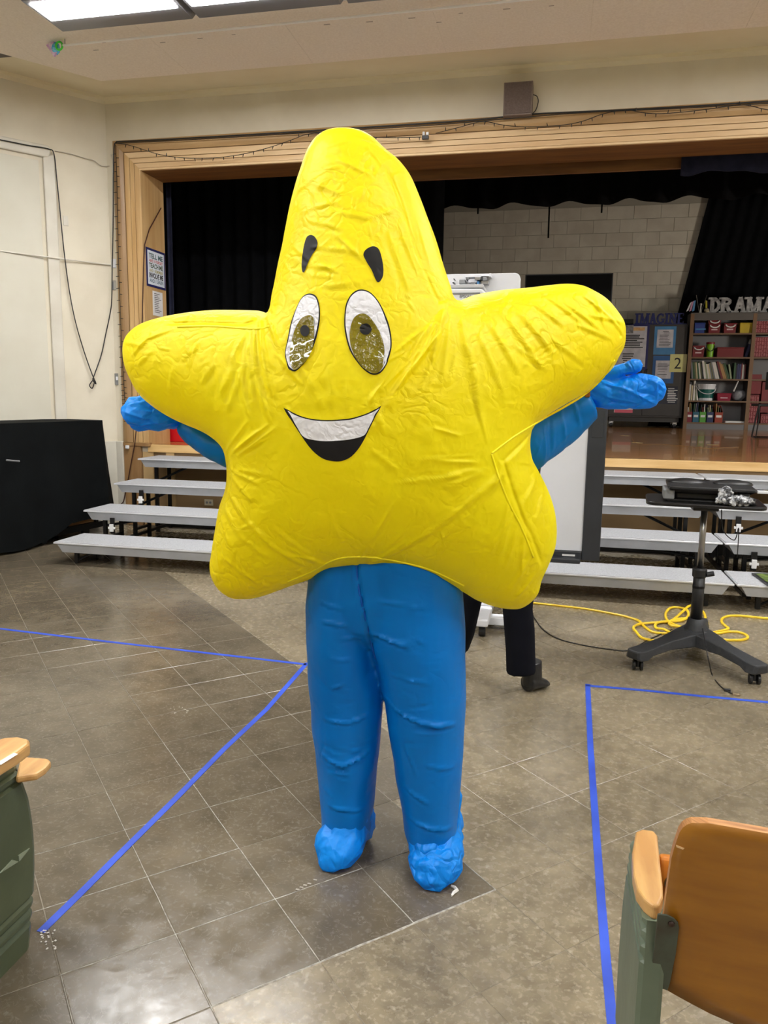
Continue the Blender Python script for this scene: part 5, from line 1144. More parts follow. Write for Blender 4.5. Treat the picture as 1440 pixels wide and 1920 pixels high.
c = at_z(104.5, 91, 4.45); MB().ball(c, (.042, .025, .052), 10, 6).build('blue_bead', mat('blue_foil', (30, 180, 240), (160, 230, 255), 40, .15, metal=.5), t)
c = at_z(97, 90, 4.45); MB().prism([c+Vector((-.055, 0, .03)), c+Vector((.02, 0, .06)), c+Vector((.045, 0, -.04)), c+Vector((.01, 0, -.065))], Vector((.004, .02, 0))).build('lilac_foil', mat('lilac_foil', (210, 170, 230), (240, 225, 240), 40, .2, metal=.4), t)
c = at_z(104, 97, 4.43); MB().prism([c+Vector((-.02, 0, .03)), c+Vector((.02, 0, .03)), c+Vector((.015, 0, -.025)), c+Vector((-.012, 0, -.02))], Vector((0, .01, 0))).build('dark_tab', black_plastic, t)

# ============================================================ RISERS
RW = [(5.85, .203), (6.40, .406), (6.90, .61), (7.47, .813)]; TD = .457
starts = [(-4.28, 1.865), (-2.41, 1.865), (-.54, 1.865), (1.335, 1.865)]
shift = [0, -.06, -.04, -.10]
names_ = ['four-tier grey choir riser at the left beside the draped cart', 'four-tier grey choir riser behind the left of the star costume', 'four-tier grey choir riser behind the whiteboard', 'four-tier grey choir riser at the right edge behind the laptop stand']
for u_, (x0, L_) in enumerate(starts):
    t = empty('choir_riser', (x0+L_/2, 6.7, 0), names_[u_], 'riser', 'grey choir risers in front of the stage')
    for k, (yf, zt_) in enumerate(RW):
        s_ = shift[k]*(1 if u_ < 2 else .3) + ({1: .03, 3: .06}.get(k, 0) if u_ >= 2 else 0); xa, xb = x0+s_+.004, x0+L_+s_-.004
        if k == 3 and u_ == 3: pass
        tr_ = MB().box((xa+.006, yf+.006, zt_-.004), (xb-.006, yf+TD-.006, zt_)).build('tread', riser_top, t)
        MB().box((xa, yf, zt_-.018), (xb, yf+TD, zt_-.0041)).build('bright_edge', riser_lip, tr_, bevel=.002, seg=1)
        # skirt with splayed ends
        a_ = .03; c_ = .075; m_ = MB(); zt2_ = zt_-.0182; zb2 = zt_-.092
        top = [(xa+a_, yf+.012, zt2_), (xb-a_, yf+.012, zt2_), (xb-a_, yf+TD-.012, zt2_), (xa+a_, yf+TD-.012, zt2_)]; bot = [(xa+c_, yf+.02, zb2), (xb-c_, yf+.02, zb2), (xb-c_, yf+TD-.02, zb2), (xa+c_, yf+TD-.02, zb2)]
        m_.add(bot+top, [(3,2,1,0), (4,5,6,7)]+[(i, (i+1) % 4, (i+1) % 4+4, i+4) for i in range(4)]); m_.build('skirt', riser_skirt, t)
        for xx in (xa+.17, xb-.17):
            for yy in ((yf+.09, yf+TD-.09)):
                MB().box((xx-.016, yy-.016, .006), (xx+.016, yy+.016, zb2)).build('leg', black_metal, t)
            if k: MB().cyl((xx, yf+.09, max(.25, zb2-.16)), (xx+(.35 if xx < x0+L_/2 else -.35), yf+.11, zb2), .013, n=6).build('brace', black_metal, t)
            else: MB().cyl((xx, yf+.09, .03), (xx+(.16 if xx < x0+L_/2 else -.16), yf+.11, zb2), .010, n=6).build('brace', black_metal, t)
            if k: MB().box((xx-.016, yf+.09, .12), (xx+.016, yf+TD-.09, .145)).build('stretcher', black_metal, t)
        if k in (1, 2):
            for xx in ((xa+.30,) if u_ < 3 else (xa+.22,)):
                cl = MB().box((xx-.022, yf-.004, zb2-.12), (xx+.022, yf+.010, zb2+.03)).build('clamp', black_metal, t, bevel=.003)
                MB().box((xx-.035, yf-.02, zb2-.075), (xx+.035, yf-.0045, zb2-.055)).box((xx-.018, yf-.025, zb2-.10), (xx+.018, yf-.0046, zb2-.03)).build('latch', mat('white_latch', (225, 225, 225), rough=.3), cl, bevel=.003)
    MB().box((x0+.1, 6.1, .05), (x0+.13, 7.8, .08)).box((x0+L_-.13, 6.1, .05), (x0+L_-.1, 7.8, .08)).box((x0+.1, 6.95, .02), (x0+L_-.1, 6.98, .05)).build('tie_rail', black_metal, t)
# wall outlet seen through the risers
a, b = at(384, 936, YW-.012), at(400, 948, YW-.012); t = MB().box((a.x, YW-.024, b.z), (b.x, YW-.0125, a.z)).build('wall_outlet', mat('ivory_plate', (206, 196, 170), rough=.4), bevel=.002); tag(t, 'small ivory double outlet on the stage front seen between riser steps', 'outlet')
for k in (.3, .7): x_ = a.x+(b.x-a.x)*k; MB().cyl((x_, YW-.026, (a.z+b.z)/2), (x_, YW-.024, (a.z+b.z)/2), .014, n=12).build('socket', grey_plastic, t)
# tray lying on right riser
q_ = [at_z(x, y, .206) for x, y in ((1409, 1077), (1470, 1079), (1500, 1104), (1441, 1100))]
t = MB().prism(q_, Z*.012).build('picture_board', black_plastic, None, fix=True); tag(t, 'black-framed green picture board lying on the lowest riser at the right edge', 'board')
c = sum(q_, Vector((0, 0, 0)))/4; MB().prism([c+(p-c)*.84+Z*.0125 for p in q_], Z*.002).build('picture', mat('green_yellow_picture', (120, 140, 60), (40, 60, 40), 22, .5), t, fix=True)

# ============================================================ DRAPED CART
A1, B1 = Vector((-5.16, 5.0, 0)), Vector((-4.74, 7.40, 0)); dd = (B1-A1).normalized(); nn = Vector((dd.y, -dd.x, 0)); LC = (B1-A1).length; DC = .6
t = empty('draped_cart', (A1+B1)/2-nn*.3, 'long rolling cart under a black cloth against the left wall', 'cart')
rings = []; NZ = 26
def ringp(f, z_):
    """f perimeter fraction around cart: front, far end, back, near end"""
    tot = 2*(LC+DC); s_ = f*tot
    if s_ < LC: p = A1+dd*s_; n_ = nn
    elif s_ < LC+DC: p = B1-nn*(s_-LC); n_ = dd
    elif s_ < 2*LC+DC: p = B1-nn*DC-dd*(s_-LC-DC); n_ = -nn
    else: p = A1-nn*DC+nn*(s_-2*LC-DC); n_ = -dd
    return p, n_, s_
NP = 420; V_ = []; F_ = []
for r in range(NZ+1):
    tz = r/NZ
    for k in range(NP):
        p, n_, s_ = ringp(k/NP, 0)
        zb_ = .185+.02*noise.noise((s_*1.5, 2, 0))
        if s_ < 1.55: zb_ = .03+.01*math.sin(s_*9)
        elif s_ < 1.9: zb_ = .03+(s_-1.55)/.35*.16
        if s_ > LC: zb_ = .3 if s_ < LC+DC else .15
        z_ = 1.215-(1.215-zb_)*tz
        if s_ > 2*LC: z_ = 1.215-(1.215-.1)*tz
        fl_ = .015+.10*tz**1.2*(1 if s_ > LC and s_ < LC+DC else .35); fold = .018*tz*math.sin(s_*11+2*noise.noise((s_*2, 0, 0)))+.03*tz*noise.noise((s_*2.2, tz*1.5, 3))
        V_.append(p+n_*(fl_+fold)+Z*z_)
for r in range(NZ):
    for k in range(NP): F_.append((r*NP+k, r*NP+(k+1) % NP, (r+1)*NP+(k+1) % NP, (r+1)*NP+k))
F_.append(tuple(range(NP)))
o = MB().m(green_black).add(V_, F_).build('drape', None, t, fix=True)
md = o.modifiers.new('t', 'SOLIDIFY'); md.thickness = .004
MB().prism([A1+dd*.05+Z*.10, B1-dd*.05+Z*.10, B1-dd*.05-nn*.55+Z*.10, A1+dd*.05-nn*.55+Z*.10], Z*.03).prism([A1-nn*.0+Z*.07, B1+Z*.07, B1-nn*.03+Z*.07, A1-nn*.03+Z*.07], Z*.03).build('steel_base', black_metal, t)
MB().prism([A1+dd*.1-nn*.04+Z*.135, B1-dd*.1-nn*.04+Z*.135, B1-dd*.1-nn*.50+Z*.135, A1+dd*.1-nn*.50+Z*.135], Z*.9).build('wood_body', mat('cart_plywood', (190, 150, 100), (172, 132, 84), 3, .5), t)
for s_ in (.15, 1.63, 1.80, LC-.15):
    MB().prism([A1+dd*s_+nn*.002+Z*.1, A1+dd*(s_+.035)+nn*.002+Z*.1, A1+dd*(s_+.035)-nn*.03+Z*.1, A1+dd*s_-nn*.03+Z*.1], Z*1.05).build('upright', black_metal, t)
for s_ in (.3, 1.62, LC-.25):
    for q0 in (.06, .5):
        c = A1+dd*s_-nn*q0; w_ = MB().cyl(c-nn*.018+Z*.045, c+nn*.018+Z*.045, .045).build('caster', black_plastic, t); MB().box(c-Vector((.03, .03, 0))+Z*.06, c+Vector((.03, .03, 0))+Z*.1).build('fork', black_metal, w_)
q_ = [Vector((at_x(x, y, -4.9).x, 0, 0)) for x, y in ((0, 0),)]
a, b = A1+dd*(1.12)+nn*.075, A1+dd*1.26+nn*.08
MB().cyl(a+Z*.885, b+Z*.865, .008, n=6).build('grey_strap', grey_plastic, t)

# ============================================================ INTERACTIVE WHITEBOARD
WY = 5.0; xr = .312; xl = -1.42; zb_ = .49; zt_ = at(1060, 612, WY).z
t = empty('interactive_whiteboard', ((xl+xr)/2, WY+.1, 0), 'large dark-framed whiteboard on a rolling white stand behind the star costume', 'whiteboard')
m_ = MB(); f_ = .112
m_.box((xl, WY-.03, zb_), (xl+f_, WY+.04, zt_)).box((xr-f_, WY-.03, zb_), (xr, WY+.04, zt_)); m_.box((xl+f_, WY-.03, zt_-f_), (xr-f_, WY+.04, zt_)).box((xl+f_, WY-.03, zb_), (xr-f_, WY+.04, zb_+.06))
m_.build('frame', board_frame, t, bevel=.008)
MB().box((xl+f_, WY-.012, zb_+.06), (xr-f_, WY+.02, zt_-f_)).build('panel', white_board, t)
tr_ = MB().box((xl+.3, WY-.09, zb_-.012), (xr-.12, WY-.03, zb_+.02)).build('pen_tray', board_frame, t, bevel=.008); 
MB().box((-.16, WY-.10, zb_-.03), (-.09, WY-.06, zb_+.005)).build('clip', steel, tr_, bevel=.003)
a = at(1066, 1041, WY-.031); MB().box((a.x-.04, WY-.0318, a.z-.006), (a.x+.04, WY-.0302, a.z+.006)).build('badge', paper, t)
MB().box((xr-.09, WY-.033, at(1120, 820, WY).z), (xr-.02, WY-.0301, at(1120, 770, WY).z)).build('speaker_cover', mat('cover_dark', (40, 43, 47), rough=.5), t, bevel=.002)
xc = -.55
for xx in (-.85, -.25):
    MB().box((xx-.03, WY+.05, .1), (xx+.03, WY+.11, 2.1)).build('post', white_plastic, t, bevel=.005)
for xx in (-1.0, -.40):
    ft = MB().box((xx-.04, WY-.28, .075), (xx+.04, WY+.55, .125)).build('foot', white_plastic, t, bevel=.01)
    for yy in (WY-.22, WY+.48): MB().cyl((xx-.02, yy, .038), (xx+.02, yy, .038), .037).build('caster', black_plastic, ft)
MB().box((-.96, WY+.05, .125), (-.19, WY+.10, .18)).build('cross_bar', white_plastic, t, bevel=.004)
c1 = at_z(870, 1175, 0); c2 = at_z(980, 1176, 0)
f1 = MB().box((-.52, 4.93, .03), (-.10, 5.02, .085)).build('front_bar', white_plastic, t, bevel=.006)
w_ = MB().cyl(at(908, 1133, 5.2)-Vector((.03, 0, 0)), at(924, 1133, 5.2)+Vector((.0, 0, 0)), .05).build('caster', black_plastic, t)
w_.location.z += 0
# projector with mounting plate above the board
a, b = at(800, 515, 4.9), at(976, 515, 4.9); pz = at(900, 600, 4.9).z
m_ = MB(); R_ = .035; pts = [(a.x, 4.9, pz), (b.x, 4.9, pz)]+[(b.x-R_+R_*math.cos(q), 4.9, a.z-R_+R_*math.sin(q)) for q in np.linspace(0, math.pi/2, 6)]+[(a.x, 4.9, a.z)]
m_.prism(pts, Vector((0, .06, 0))).build('mount_plate', white_plastic, t, bevel=.003)
pj = t
pa, pb2 = at(790, 543, 4.55), at(925, 543, 4.55)
secs = []
MB().prism([(pa.x, 4.5, pa.z-.25), (pb2.x, 4.5, pb2.z-.25), (pb2.x, 4.5, pb2.z-.06), (pb2.x-.06, 4.5, pb2.z), (pa.x, 4.5, pa.z)], Vector((0, .38, 0))).build('projector_housing', white_plastic, t, bevel=.012, seg=3)
MB().box((pa.x+.02, 4.494, pa.z-.035), (pb2.x-.07, 4.4995, pa.z-.028)).build('housing_seam', grey_plastic, t)
a = at(872, 555.5, 4.49); text('EPSON', .016, .064, (a.x, 4.4985, a.z), (1, 0, 0), (0, 0, 1), mat('grey_logo_ink', (90, 90, 94)), t, 'lettering', bold=.02)
mt_ = [(861, 524, 872, 532, grey_plastic), (872, 514, 902, 520, white_plastic), (873, 519, 880, 524, grey_plastic), (878, 522, 895, 530, white_plastic), (890, 519, 901, 525, steel), (905, 519, 913, 526, grey_plastic), (894, 527, 899, 535, lt_blue), (902, 526, 916, 533, steel), (917, 512, 921, 519, white_plastic), (882, 529, 891, 534, grey_plastic), (861, 531, 874, 533, grey_plastic), (900, 517, 917, 518, white_plastic), (897, 522, 903, 523, grey_plastic), (848, 529, 852, 531, black_plastic), (850, 522, 852, 524, black_plastic)]
for i, (x0, y0, x1, y1, mm) in enumerate(mt_):
    yy = 4.82+.008*(i % 4); p, q_ = at(x0, y1, yy), at(x1, y0, yy); MB().box((p.x, yy, p.z), (q_.x, 4.899, q_.z)).build('bracket_piece', mm, t, bevel=.002, seg=1)
p, q_ = at(840, 540, 4.7), at(912, 537, 4.7); MB().box((p.x, 4.52, pa.z+.001), (q_.x, 4.88, pa.z+.022)).build('top_cover', mat('cover_grey', (190, 192, 196), rough=.4), t, bevel=.006)

# ============================================================ LAPTOP STAND
pc = at_z(1302, 1200, .10); bx, by = pc.x, pc.y
t = empty('laptop_stand', (bx, by, 0), 'black height-adjustable rolling laptop stand with wheeled V base', 'stand')
LT, RT_ = Vector((.502, 4.37, 0)), Vector((1.125, 4.30, 0)); hub = Vector((bx, by, 0))
def legp(tip, wd_t=.062, wd_h=.085):
    d = (hub-tip).normalized(); n_ = Vector((-d.y, d.x, 0)); L_ = (hub-tip).length; m_ = MB(); S = []
    for f_, w_, z0, z1 in ((0, wd_t*.55, .078, .118), (.02, wd_t*.9, .068, .122), (.12, wd_t, .068, .124), (.2, wd_t*.92, .085, .128), (.5, wd_t*.85, .095, .145), (.8, wd_h, .095, .165), (1.0, wd_h*1.2, .09, .175)):
        c = tip-d*.03+d*((L_+.03)*f_); S.append([c-n_*w_+Z*z0, c+n_*w_+Z*z0, c+n_*w_*.8+Z*z1, c-n_*w_*.8+Z*z1])
    v = [p for s_ in S for p in s_]; n = len(S)
    m_.add(v, [(0,1,2,3), (4*n-1, 4*n-2, 4*n-3, 4*n-4)]+[(i*4+k, i*4+(k+1) % 4, i*4+4+(k+1) % 4, i*4+4+k) for i in range(n-1) for k in range(4)]); return m_
for tip in (LT, RT_, hub+Vector((.10, .42, 0))):
    legp(tip).build('leg', matt_plastic, t, fix=True, bevel=.008, smooth=False)
    c = tip+(hub-tip).normalized()*.02
    for s_ in (-.02, .02): MB().cyl(c+Vector((s_-.008, 0, .03)), c+Vector((s_+.008, 0, .03)), .029).build('caster_wheel', black_plastic, t, bevel=.003)
    MB().cyl(c+Z*.02, c+Z*.075, .012).build('caster_stem', black_plastic, t)
MB().tube([hub+Z*.12, hub+Z*.16, hub+Z*.20, hub+Z*.235], [.085, .07, .052, .045], 24).build('hub', matt_plastic, t, smooth=True)
zc_ = at(1306, 1072, by).z
MB().tube([hub+Z*.2, hub+Z*zc_], [.033, .033], 20).build('lower_post', black_plastic, t, smooth=True); MB().tube([hub+Z*(zc_-.03), hub+Z*(zc_-.025), hub+Z*(zc_+.015), hub+Z*(zc_+.025)], [.036, .041, .041, .034], 20).build('collar', black_plastic, t); MB().tube([hub+Z*.42, hub+Z*.435], [.0345, .0345], 20).build('band', black_metal, t)
MB().cyl(hub+Vector((.035, -.02, zc_-.01)), hub+Vector((.075, -.02, zc_+.0)), .015).build('knob', black_plastic, t)
MB().tube([hub+Z*(zc_+.02), hub+Z*.91], [.018, .018], 18).build('upper_post', steel, t, smooth=True)
TZ = .93
MB().box(hub+Vector((-.07, -.05, TZ-.045)), hub+Vector((.07, .05, TZ-.001))).build('mount', black_metal, t, bevel=.006)
q_ = [at_z(1212, 941, TZ), at_z(1398, 961, TZ), at_z(1428, 947, TZ)]
x0_, x1_ = q_[0].x, q_[2].x-.01; yf_ = 4.45; yb = yf_+.42
def rrect(x0, y0, x1, y1, r_, n=6):
    P_ = []
    for cx_, cy2, a0 in ((x1-r_, y1-r_, 0), (x0+r_, y1-r_, 90), (x0+r_, y0+r_, 180), (x1-r_, y0+r_, 270)): P_ += [(cx_+r_*math.cos(math.radians(a0+90*i/n)), cy2+r_*math.sin(math.radians(a0+90*i/n))) for i in range(n+1)]
    return P_
RM = Matrix.Translation(Vector((hub.x, yf_+.2, 0))) @ Matrix.Rotation(-.10, 4, 'Z') @ Matrix.Translation(-Vector((hub.x, yf_+.2, 0)))
def trans(ps, z_): return [RM @ Vector((x, y, z_)) for x, y in ps]
gl_black = mat('gloss_black_tray', (20, 20, 22), rough=.28)
MB().prism(trans(rrect(x0_, yf_, x1_, yb, .06), TZ), Z*.022).build('tray', gl_black, t, fix=True, bevel=.008, seg=3)
# converter on the tray
cx_ = (x0_+x1_)/2+.0; t2 = empty('desk_riser', (cx_, yf_+.2, TZ+.022), 'folded black desktop riser lying on the laptop stand tray', 'desk riser')
zt0 = TZ+.0225
MB().prism(trans(rrect(x0_+.10, yf_+.06, x1_-.05, yb-.03, .02), zt0), Z*.012).build('base_frame', black_metal, t2, fix=True, bevel=.003)
MB().prism(trans(rrect(x0_+.15, yf_+.12, x1_-.08, yb-.06, .02), zt0+.013), Z*.03).build('mechanism', black_plastic, t2, fix=True, bevel=.004)
for xx in (x0_+.12, x1_-.12): MB().prism(trans(rrect(xx-.03, yf_+.06, xx+.03, yf_+.32, .01), zt0+.012), Z*.05).build('arm', grey_plastic if xx < cx_ else matt_plastic, t2, fix=True, bevel=.004)
tp = trans(rrect(x0_+.11, yf_+.03, x1_-.06, yb+.02, .03), zt0+.072); MB().prism(tp, Z*.016).build('top_board', black_plastic, t2, fix=True, bevel=.004)
for xx in (cx_-.08, cx_+.17):
    m_ = MB(); m_.ball((xx, yf_+.30, zt0+.088), (.11, .10, .024), 20, 8); m_.build('cushion', black_plastic, t2, smooth=True)
MB().box(RM @ Vector((x1_-.055, yf_+.06, zt0+.066)), RM @ Vector((x1_-.0, yf_+.09, zt0+.082))).build('lever', white_plastic, t2, bevel=.003)
# plastic bag
bag = mat('clear_plastic_bag', (205, 208, 212), (70, 72, 76), 26, .12, bump=1.0, bscale=45, metal=.35, lo=.42, hi=.58)
m_ = MB(); cc = at_z(1378, 940, TZ+.05); cc = Vector((at_z(1380, 948, TZ+.025).x, at_z(1380, 948, TZ+.025).y+.03, TZ+.024))
m_.ball(cc+Z*.025, (.105, .05, .03), 36, 18); m_.ball(cc+Vector((-.05, .0, .05)), (.04, .03, .055), 24, 14)
bo = m_.build('plastic_bag', bag, None, smooth=False); bake(bo, .0045, 0); tag(bo, 'crumpled clear plastic bag on the front right of the laptop stand tray', 'bag')
bo.data.polygons.foreach_set('use_smooth', [False]*len(bo.data.polygons))
for v in bo.data.vertices:
    d = noise.voronoi(v.co*42)[0]; v.co += v.normal*((d[1]-d[0])*.02-.006+.006*noise.noise(v.co*50)); 
    v.co.z = max(v.co.z, .001)
wire('stand_cord', [hub+Vector((.08, -.06, .9)), hub+Vector((.10, -.05, .78)), hub+Vector((.17, -.02, .72)), at(1385, 990, by), at(1384, 1020, by), at(1382, 1045, by)], .003, 'short black cord dangling below the laptop stand tray', 'cord')
P_ = [hub+Vector((.03, -.06, .19)), at_z(1327, 1230, .15), at_z(1335, 1265, .006), at_z(1345, 1280, .004), at_z(1360, 1294, .004), at_z(1380, 1303, .004)]
pg = wire('loose_cable', P_, .0035, 'thin black cord trailing from the stand base to a small plug on the floor', 'cord')
MB().box(at_z(1362, 1296, 0)+Vector((-.012, -.008, .0)), at_z(1362, 1296, 0)+Vector((.02, .008, .014))).build('plug', black_plastic, pg, bevel=.003); MB().box(at_z(1380, 1304, 0)+Vector((-.018, -.01, .0)), at_z(1380, 1304, 0)+Vector((.018, .01, .012))).build('plug_end', mat('brass_plug', (190, 170, 140), rough=.3, metal=.8), pg, bevel=.002)
# cords on the floor
def z5(x, y): return at_z(1160+x/5.143, 1120+y/5.143, .007)
K = [(0,170),(100,195),(190,225),(240,275),(310,325),(400,346),(500,345),(600,325),(690,305),(800,298),(850,285),(845,255),(780,225),(640,210),(520,230),(488,255),(510,285),(600,303),(720,300),(820,260),(830,180),(780,120),(690,92),(600,170),(500,230),(380,247),(220,265),(155,285),(142,315),(165,350),(220,390),(300,418),(400,443),(520,440),(560,400),(440,330),(370,300),(352,272),(400,250),(600,232),(668,190),(655,140),(580,98),(500,108),(455,160),(460,215),(520,262),(640,310),(760,350),(860,402),(920,406),(1060,413),(1180,412),(1243,392),(1225,360),(1150,335),(1060,332),(980,345),(900,352),(860,346),(960,330),(1055,304),(1030,275),(995,240),(1000,205),(1050,183),(1130,178),(1250,186),(1440,205),(1600,215)]
P_ = [at_z(870, 1126, .007), at_z(930, 1128, .007), at_z(1000, 1131, .007), at_z(1040, 1135, .007), at_z(1100, 1142, .007)]+[z5(x, y)+Z*(.006 if 10 < i < 46 and (i//3) % 2 else 0)+Z*(.004*(i % 3) if 8 < i < 48 else 0) for i, (x, y) in enumerate(K)]
wire('extension_cord', P_, .009, 'long yellow extension cord coiled on the floor behind the laptop stand', 'cord', yellow_cord, k=7)
wire('thin_floor_cable', [at_z(x, y, .004) for x, y in ((985, 1130), (1003, 1160), (1018, 1180), (1045, 1197), (1090, 1209), (1140, 1217), (1180, 1219), (1215, 1200), (1260, 1180))], .004, 'thin black cable curving over the floor from the board to the stand')
# ---- blue floor tape
def tape(pts, label, w0=.026):
    P_ = [at_z(x, y, 0) for x, y in pts]; m_ = MB(); L_ = []; Rr = []
    for i, p in enumerate(P_):
        d = (P_[min(i+1, len(P_)-1)]-P_[max(i-1, 0)]).normalized(); n_ = Vector((-d.y, d.x, 0))*w0/2; L_.append(p+n_); Rr.append(p-n_)
    zt = .0016; n = len(P_)
    v = [p+Z*.0004 for p in L_]+[p+Z*.0004 for p in Rr]+[p+Z*zt for p in L_]+[p+Z*zt for p in Rr]; fs = []
    for i in range(n-1): fs += [(2*n+i, 3*n+i, 3*n+i+1, 2*n+i+1), (i, i+1, n+i+1, n+i), (i, 2*n+i, 2*n+i+1, i+1), (n+i, n+i+1, 3*n+i+1, 3*n+i)]
    fs += [(0, n, 3*n, 2*n), (n-1, 3*n-1, 4*n-1, 2*n-1)]
    m_.add(v, fs); o = m_.build('floor_tape', tape_blue, None, fix=True); return tag(o, label, 'tape')
tape(((-120, 1163), (0, 1179), (200, 1203), (400, 1226), (574, 1246)), 'blue tape line running from the left edge to the corner behind the star costume legs')
tape(((576, 1243), (500, 1330), (420, 1405), (330, 1497), (230, 1596), (150, 1676), (76, 1748)), 'diagonal blue tape line from the left chair to the corner by the blue trousers')
tape(((1098, 1285.5), (1200, 1294), (1320, 1306), (1440, 1317), (1560, 1330)), 'blue tape line along the floor in front of the laptop stand')
tape(((1102, 1283), (1103.5, 1320), (1107, 1400), (1113, 1490), (1120, 1590), (1128, 1700), (1137, 1810), (1148, 1920), (1160, 2020)), 'long blue tape line running toward the right wooden seat')
# ---- small litter on the floor
lit = mat('white_plaster_chip', (224, 220, 214), rough=.6); lit2 = mat('dull_plaster_smear', (158, 150, 136), rough=.6)
o = MB().tube([at_z(x, y, .004) for x, y in ((846, 1661), (853, 1664), (857, 1669), (850, 1674), (847, 1680))], [.004, .005, .006, .005, .003], 6).build('torn_paper_scrap', lit); tag(o, 'torn white scrap on the tile beside the right shoe cover', 'scrap')
o = MB(); r_ = random.Random(4)
for _ in range(26):
    p = at_z(r_.uniform(74, 104), r_.uniform(1742, 1782), .001); o.box(p, p+Vector((r_.uniform(.002, .006), r_.uniform(.002, .006), .0015)))
tag(o.build('crumbs', lit), 'white crumbs scattered by the foot of the left chair', 'crumbs', kind='stuff')
o = MB(); 
for _ in range(12):
    p = at_z(r_.uniform(318, 352), r_.uniform(1325, 1338), .001); o.box(p, p+Vector((r_.uniform(.003, .012), r_.uniform(.002, .006), .001)))
tag(o.build('crumbs', lit2), 'smeared pale crumbs on the dark tiles left of the blue trousers', 'crumbs', kind='stuff')
o = MB()
for x, y in ((565, 1664), (572, 1660), (591, 1650), (580, 1657), (558, 1668)):
    p = at_z(x, y, .001); o.box(p-Vector((.006, .003, 0)), p+Vector((.006, .003, .001)), )
tag(o.build('plaster_smear', lit2), 'pale smear on the tile joint below the left shoe cover', 'smear', kind='stuff')
# worn white adhesive along the patch edge
m_ = MB(); adh = mat('joint_adhesive_white', (190, 186, 176), (140, 134, 124), 60, .6)
def ridge(i0, j0, i1, j1, w_, h_):
    a, b = TO+TI*(i0*TS)+TJ*(j0*TS), TO+TI*(i1*TS)+TJ*(j1*TS); n = int((b-a).length/.02)+1; d = (b-a).normalized(); nn_ = Vector((-d.y, d.x, 0)); P_ = []
    for k in range(n+1): p = a+(b-a)*(k/n); P_.append(p+nn_*(.002*noise.noise(p*9)))
    m_.tube([p-Z*.0008 for p in P_], [w_*(.6+.6*abs(noise.noise(p*14))) for p in P_], 5)
ridge(0, 1, 3, 1, .0042, .002); ridge(3, 1, 3, 0, .002, .001); ridge(0, -1, 0, 1, .0022, .001); ridge(1, -2, 1, 1, .0022, .001); ridge(-1, 0, 2, 0, .002, .001); ridge(-1, -1, 1, -1, .0018, .001); ridge(0, 1, 0, 2, .002, .001); ridge(-1, 0, -1, 2, .002, .001)
ridge(0, -1, 0, -3, .0014, .001); ridge(1, -2, 1, -4, .0014, .001); ridge(-3, -1, -1, -1, .0018, .001); ridge(-1, -2, 2, -2, .0012, .001); ridge(2, 1, 2, .35, .0018, .001); ridge(3, 1, 3.6, 1.9, .0008, .001)
m_.build('joint_filler', adh, fl)['kind'] = 'stuff'

# ============================================================ PERSON BEHIND
def W2(x, y, z_): return Vector((x, y, z_))
navy_tr = mat('dark_navy_trousers', (11, 12, 20), (15, 16, 24), 10, .95, spec=.15); skin = mat('skin_warm', (196, 150, 120), rough=.5); top_c = mat('dark_knit_top', (30, 30, 36), (38, 38, 44), 30, .9); hair_m = mat('dark_brown_hair', (42, 28, 20), (60, 40, 28), 60, .5); shoe_m = mat('black_shoe_leather', (18, 19, 20), (26, 27, 28), 20, .35)
PB = Vector((-.21, 3.93, 0)); t = empty('person', PB, 'person in dark navy trousers and black shoes walking behind the star costume', 'person')
hipz = .90
def chainl(m_, S, n=20):
    out = []
    for i, (c, r, rd) in enumerate(S):
        c = Vector(c); tt = (Vector(S[min(i+1, len(S)-1)][0])-Vector(S[max(i-1, 0)][0])).normalized(); u = tt.cross(Vector((0, 1, 0)));
        u = u.normalized() if u.length > .2 else Vector((1, 0, 0)); v_ = u.cross(tt).normalized(); out.append((c, u*r, v_*rd))
    m_.loft(out, n)
# body (skin) as one continuous mesh
m_ = MB()
chainl(m_, [((-.21, 3.93, hipz), .14, .11), ((-.21, 3.93, 1.05), .13, .09), ((-.21, 3.93, 1.25), .135, .10), ((-.21, 3.94, 1.36), .14, .085), ((-.21, 3.94, 1.41), .08, .06), ((-.21, 3.94, 1.46), .05, .05), ((-.21, 3.93, 1.52), .055, .06)])
m_.ball((-.21, 3.92, 1.60), (.072, .092, .11), 20, 14); m_.ball((-.21, 4.015, 1.59), (.012, .02, .02), 8, 6)
for s_ in (-1, 1):
    m_.ball((-.21+s_*.074, 3.925, 1.59), (.012, .02, .028), 8, 6)
    chainl(m_, [((-.21+s_*.11, 3.94, 1.36), .05, .05), ((-.21+s_*.10, 3.98, 1.15), .040, .042), ((-.21+s_*.10, 4.05, 1.05), .036, .038), ((-.21+s_*.09, 4.16, 1.06), .028, .028), ((-.21+s_*.07, 4.22, 1.06), .026, .036), ((-.21+s_*.06, 4.27, 1.05), .02, .036)])
    for f_ in range(4): chainl(m_, [((-.21+s_*.06, 4.26, 1.025+f_*.018), .009, .009), ((-.21+s_*.045, 4.31, 1.02+f_*.02), .008, .008), ((-.21+s_*.02, 4.335, 1.018+f_*.019), .007, .007)], 8)
    chainl(m_, [((-.21+s_*.06, 4.22, 1.09), .01, .01), ((-.21+s_*.04, 4.27, 1.10), .009, .009)], 8)
chainl(m_, [((-.15, 3.93, .88), .075, .085), ((-.14, 3.89, .5), .05, .05), ((-.105, 3.87, .2), .035, .035)])
chainl(m_, [((-.27, 3.93, .88), .075, .085), (tuple(at(881, 1120, 4.0)), .05, .05), (tuple(at(872, 1185, 4.06)), .035, .035), (tuple(at(862, 1225, 4.12)), .03, .03)])
o = m_.build('body', skin, t, fix=True); bake(o, .009, 3)
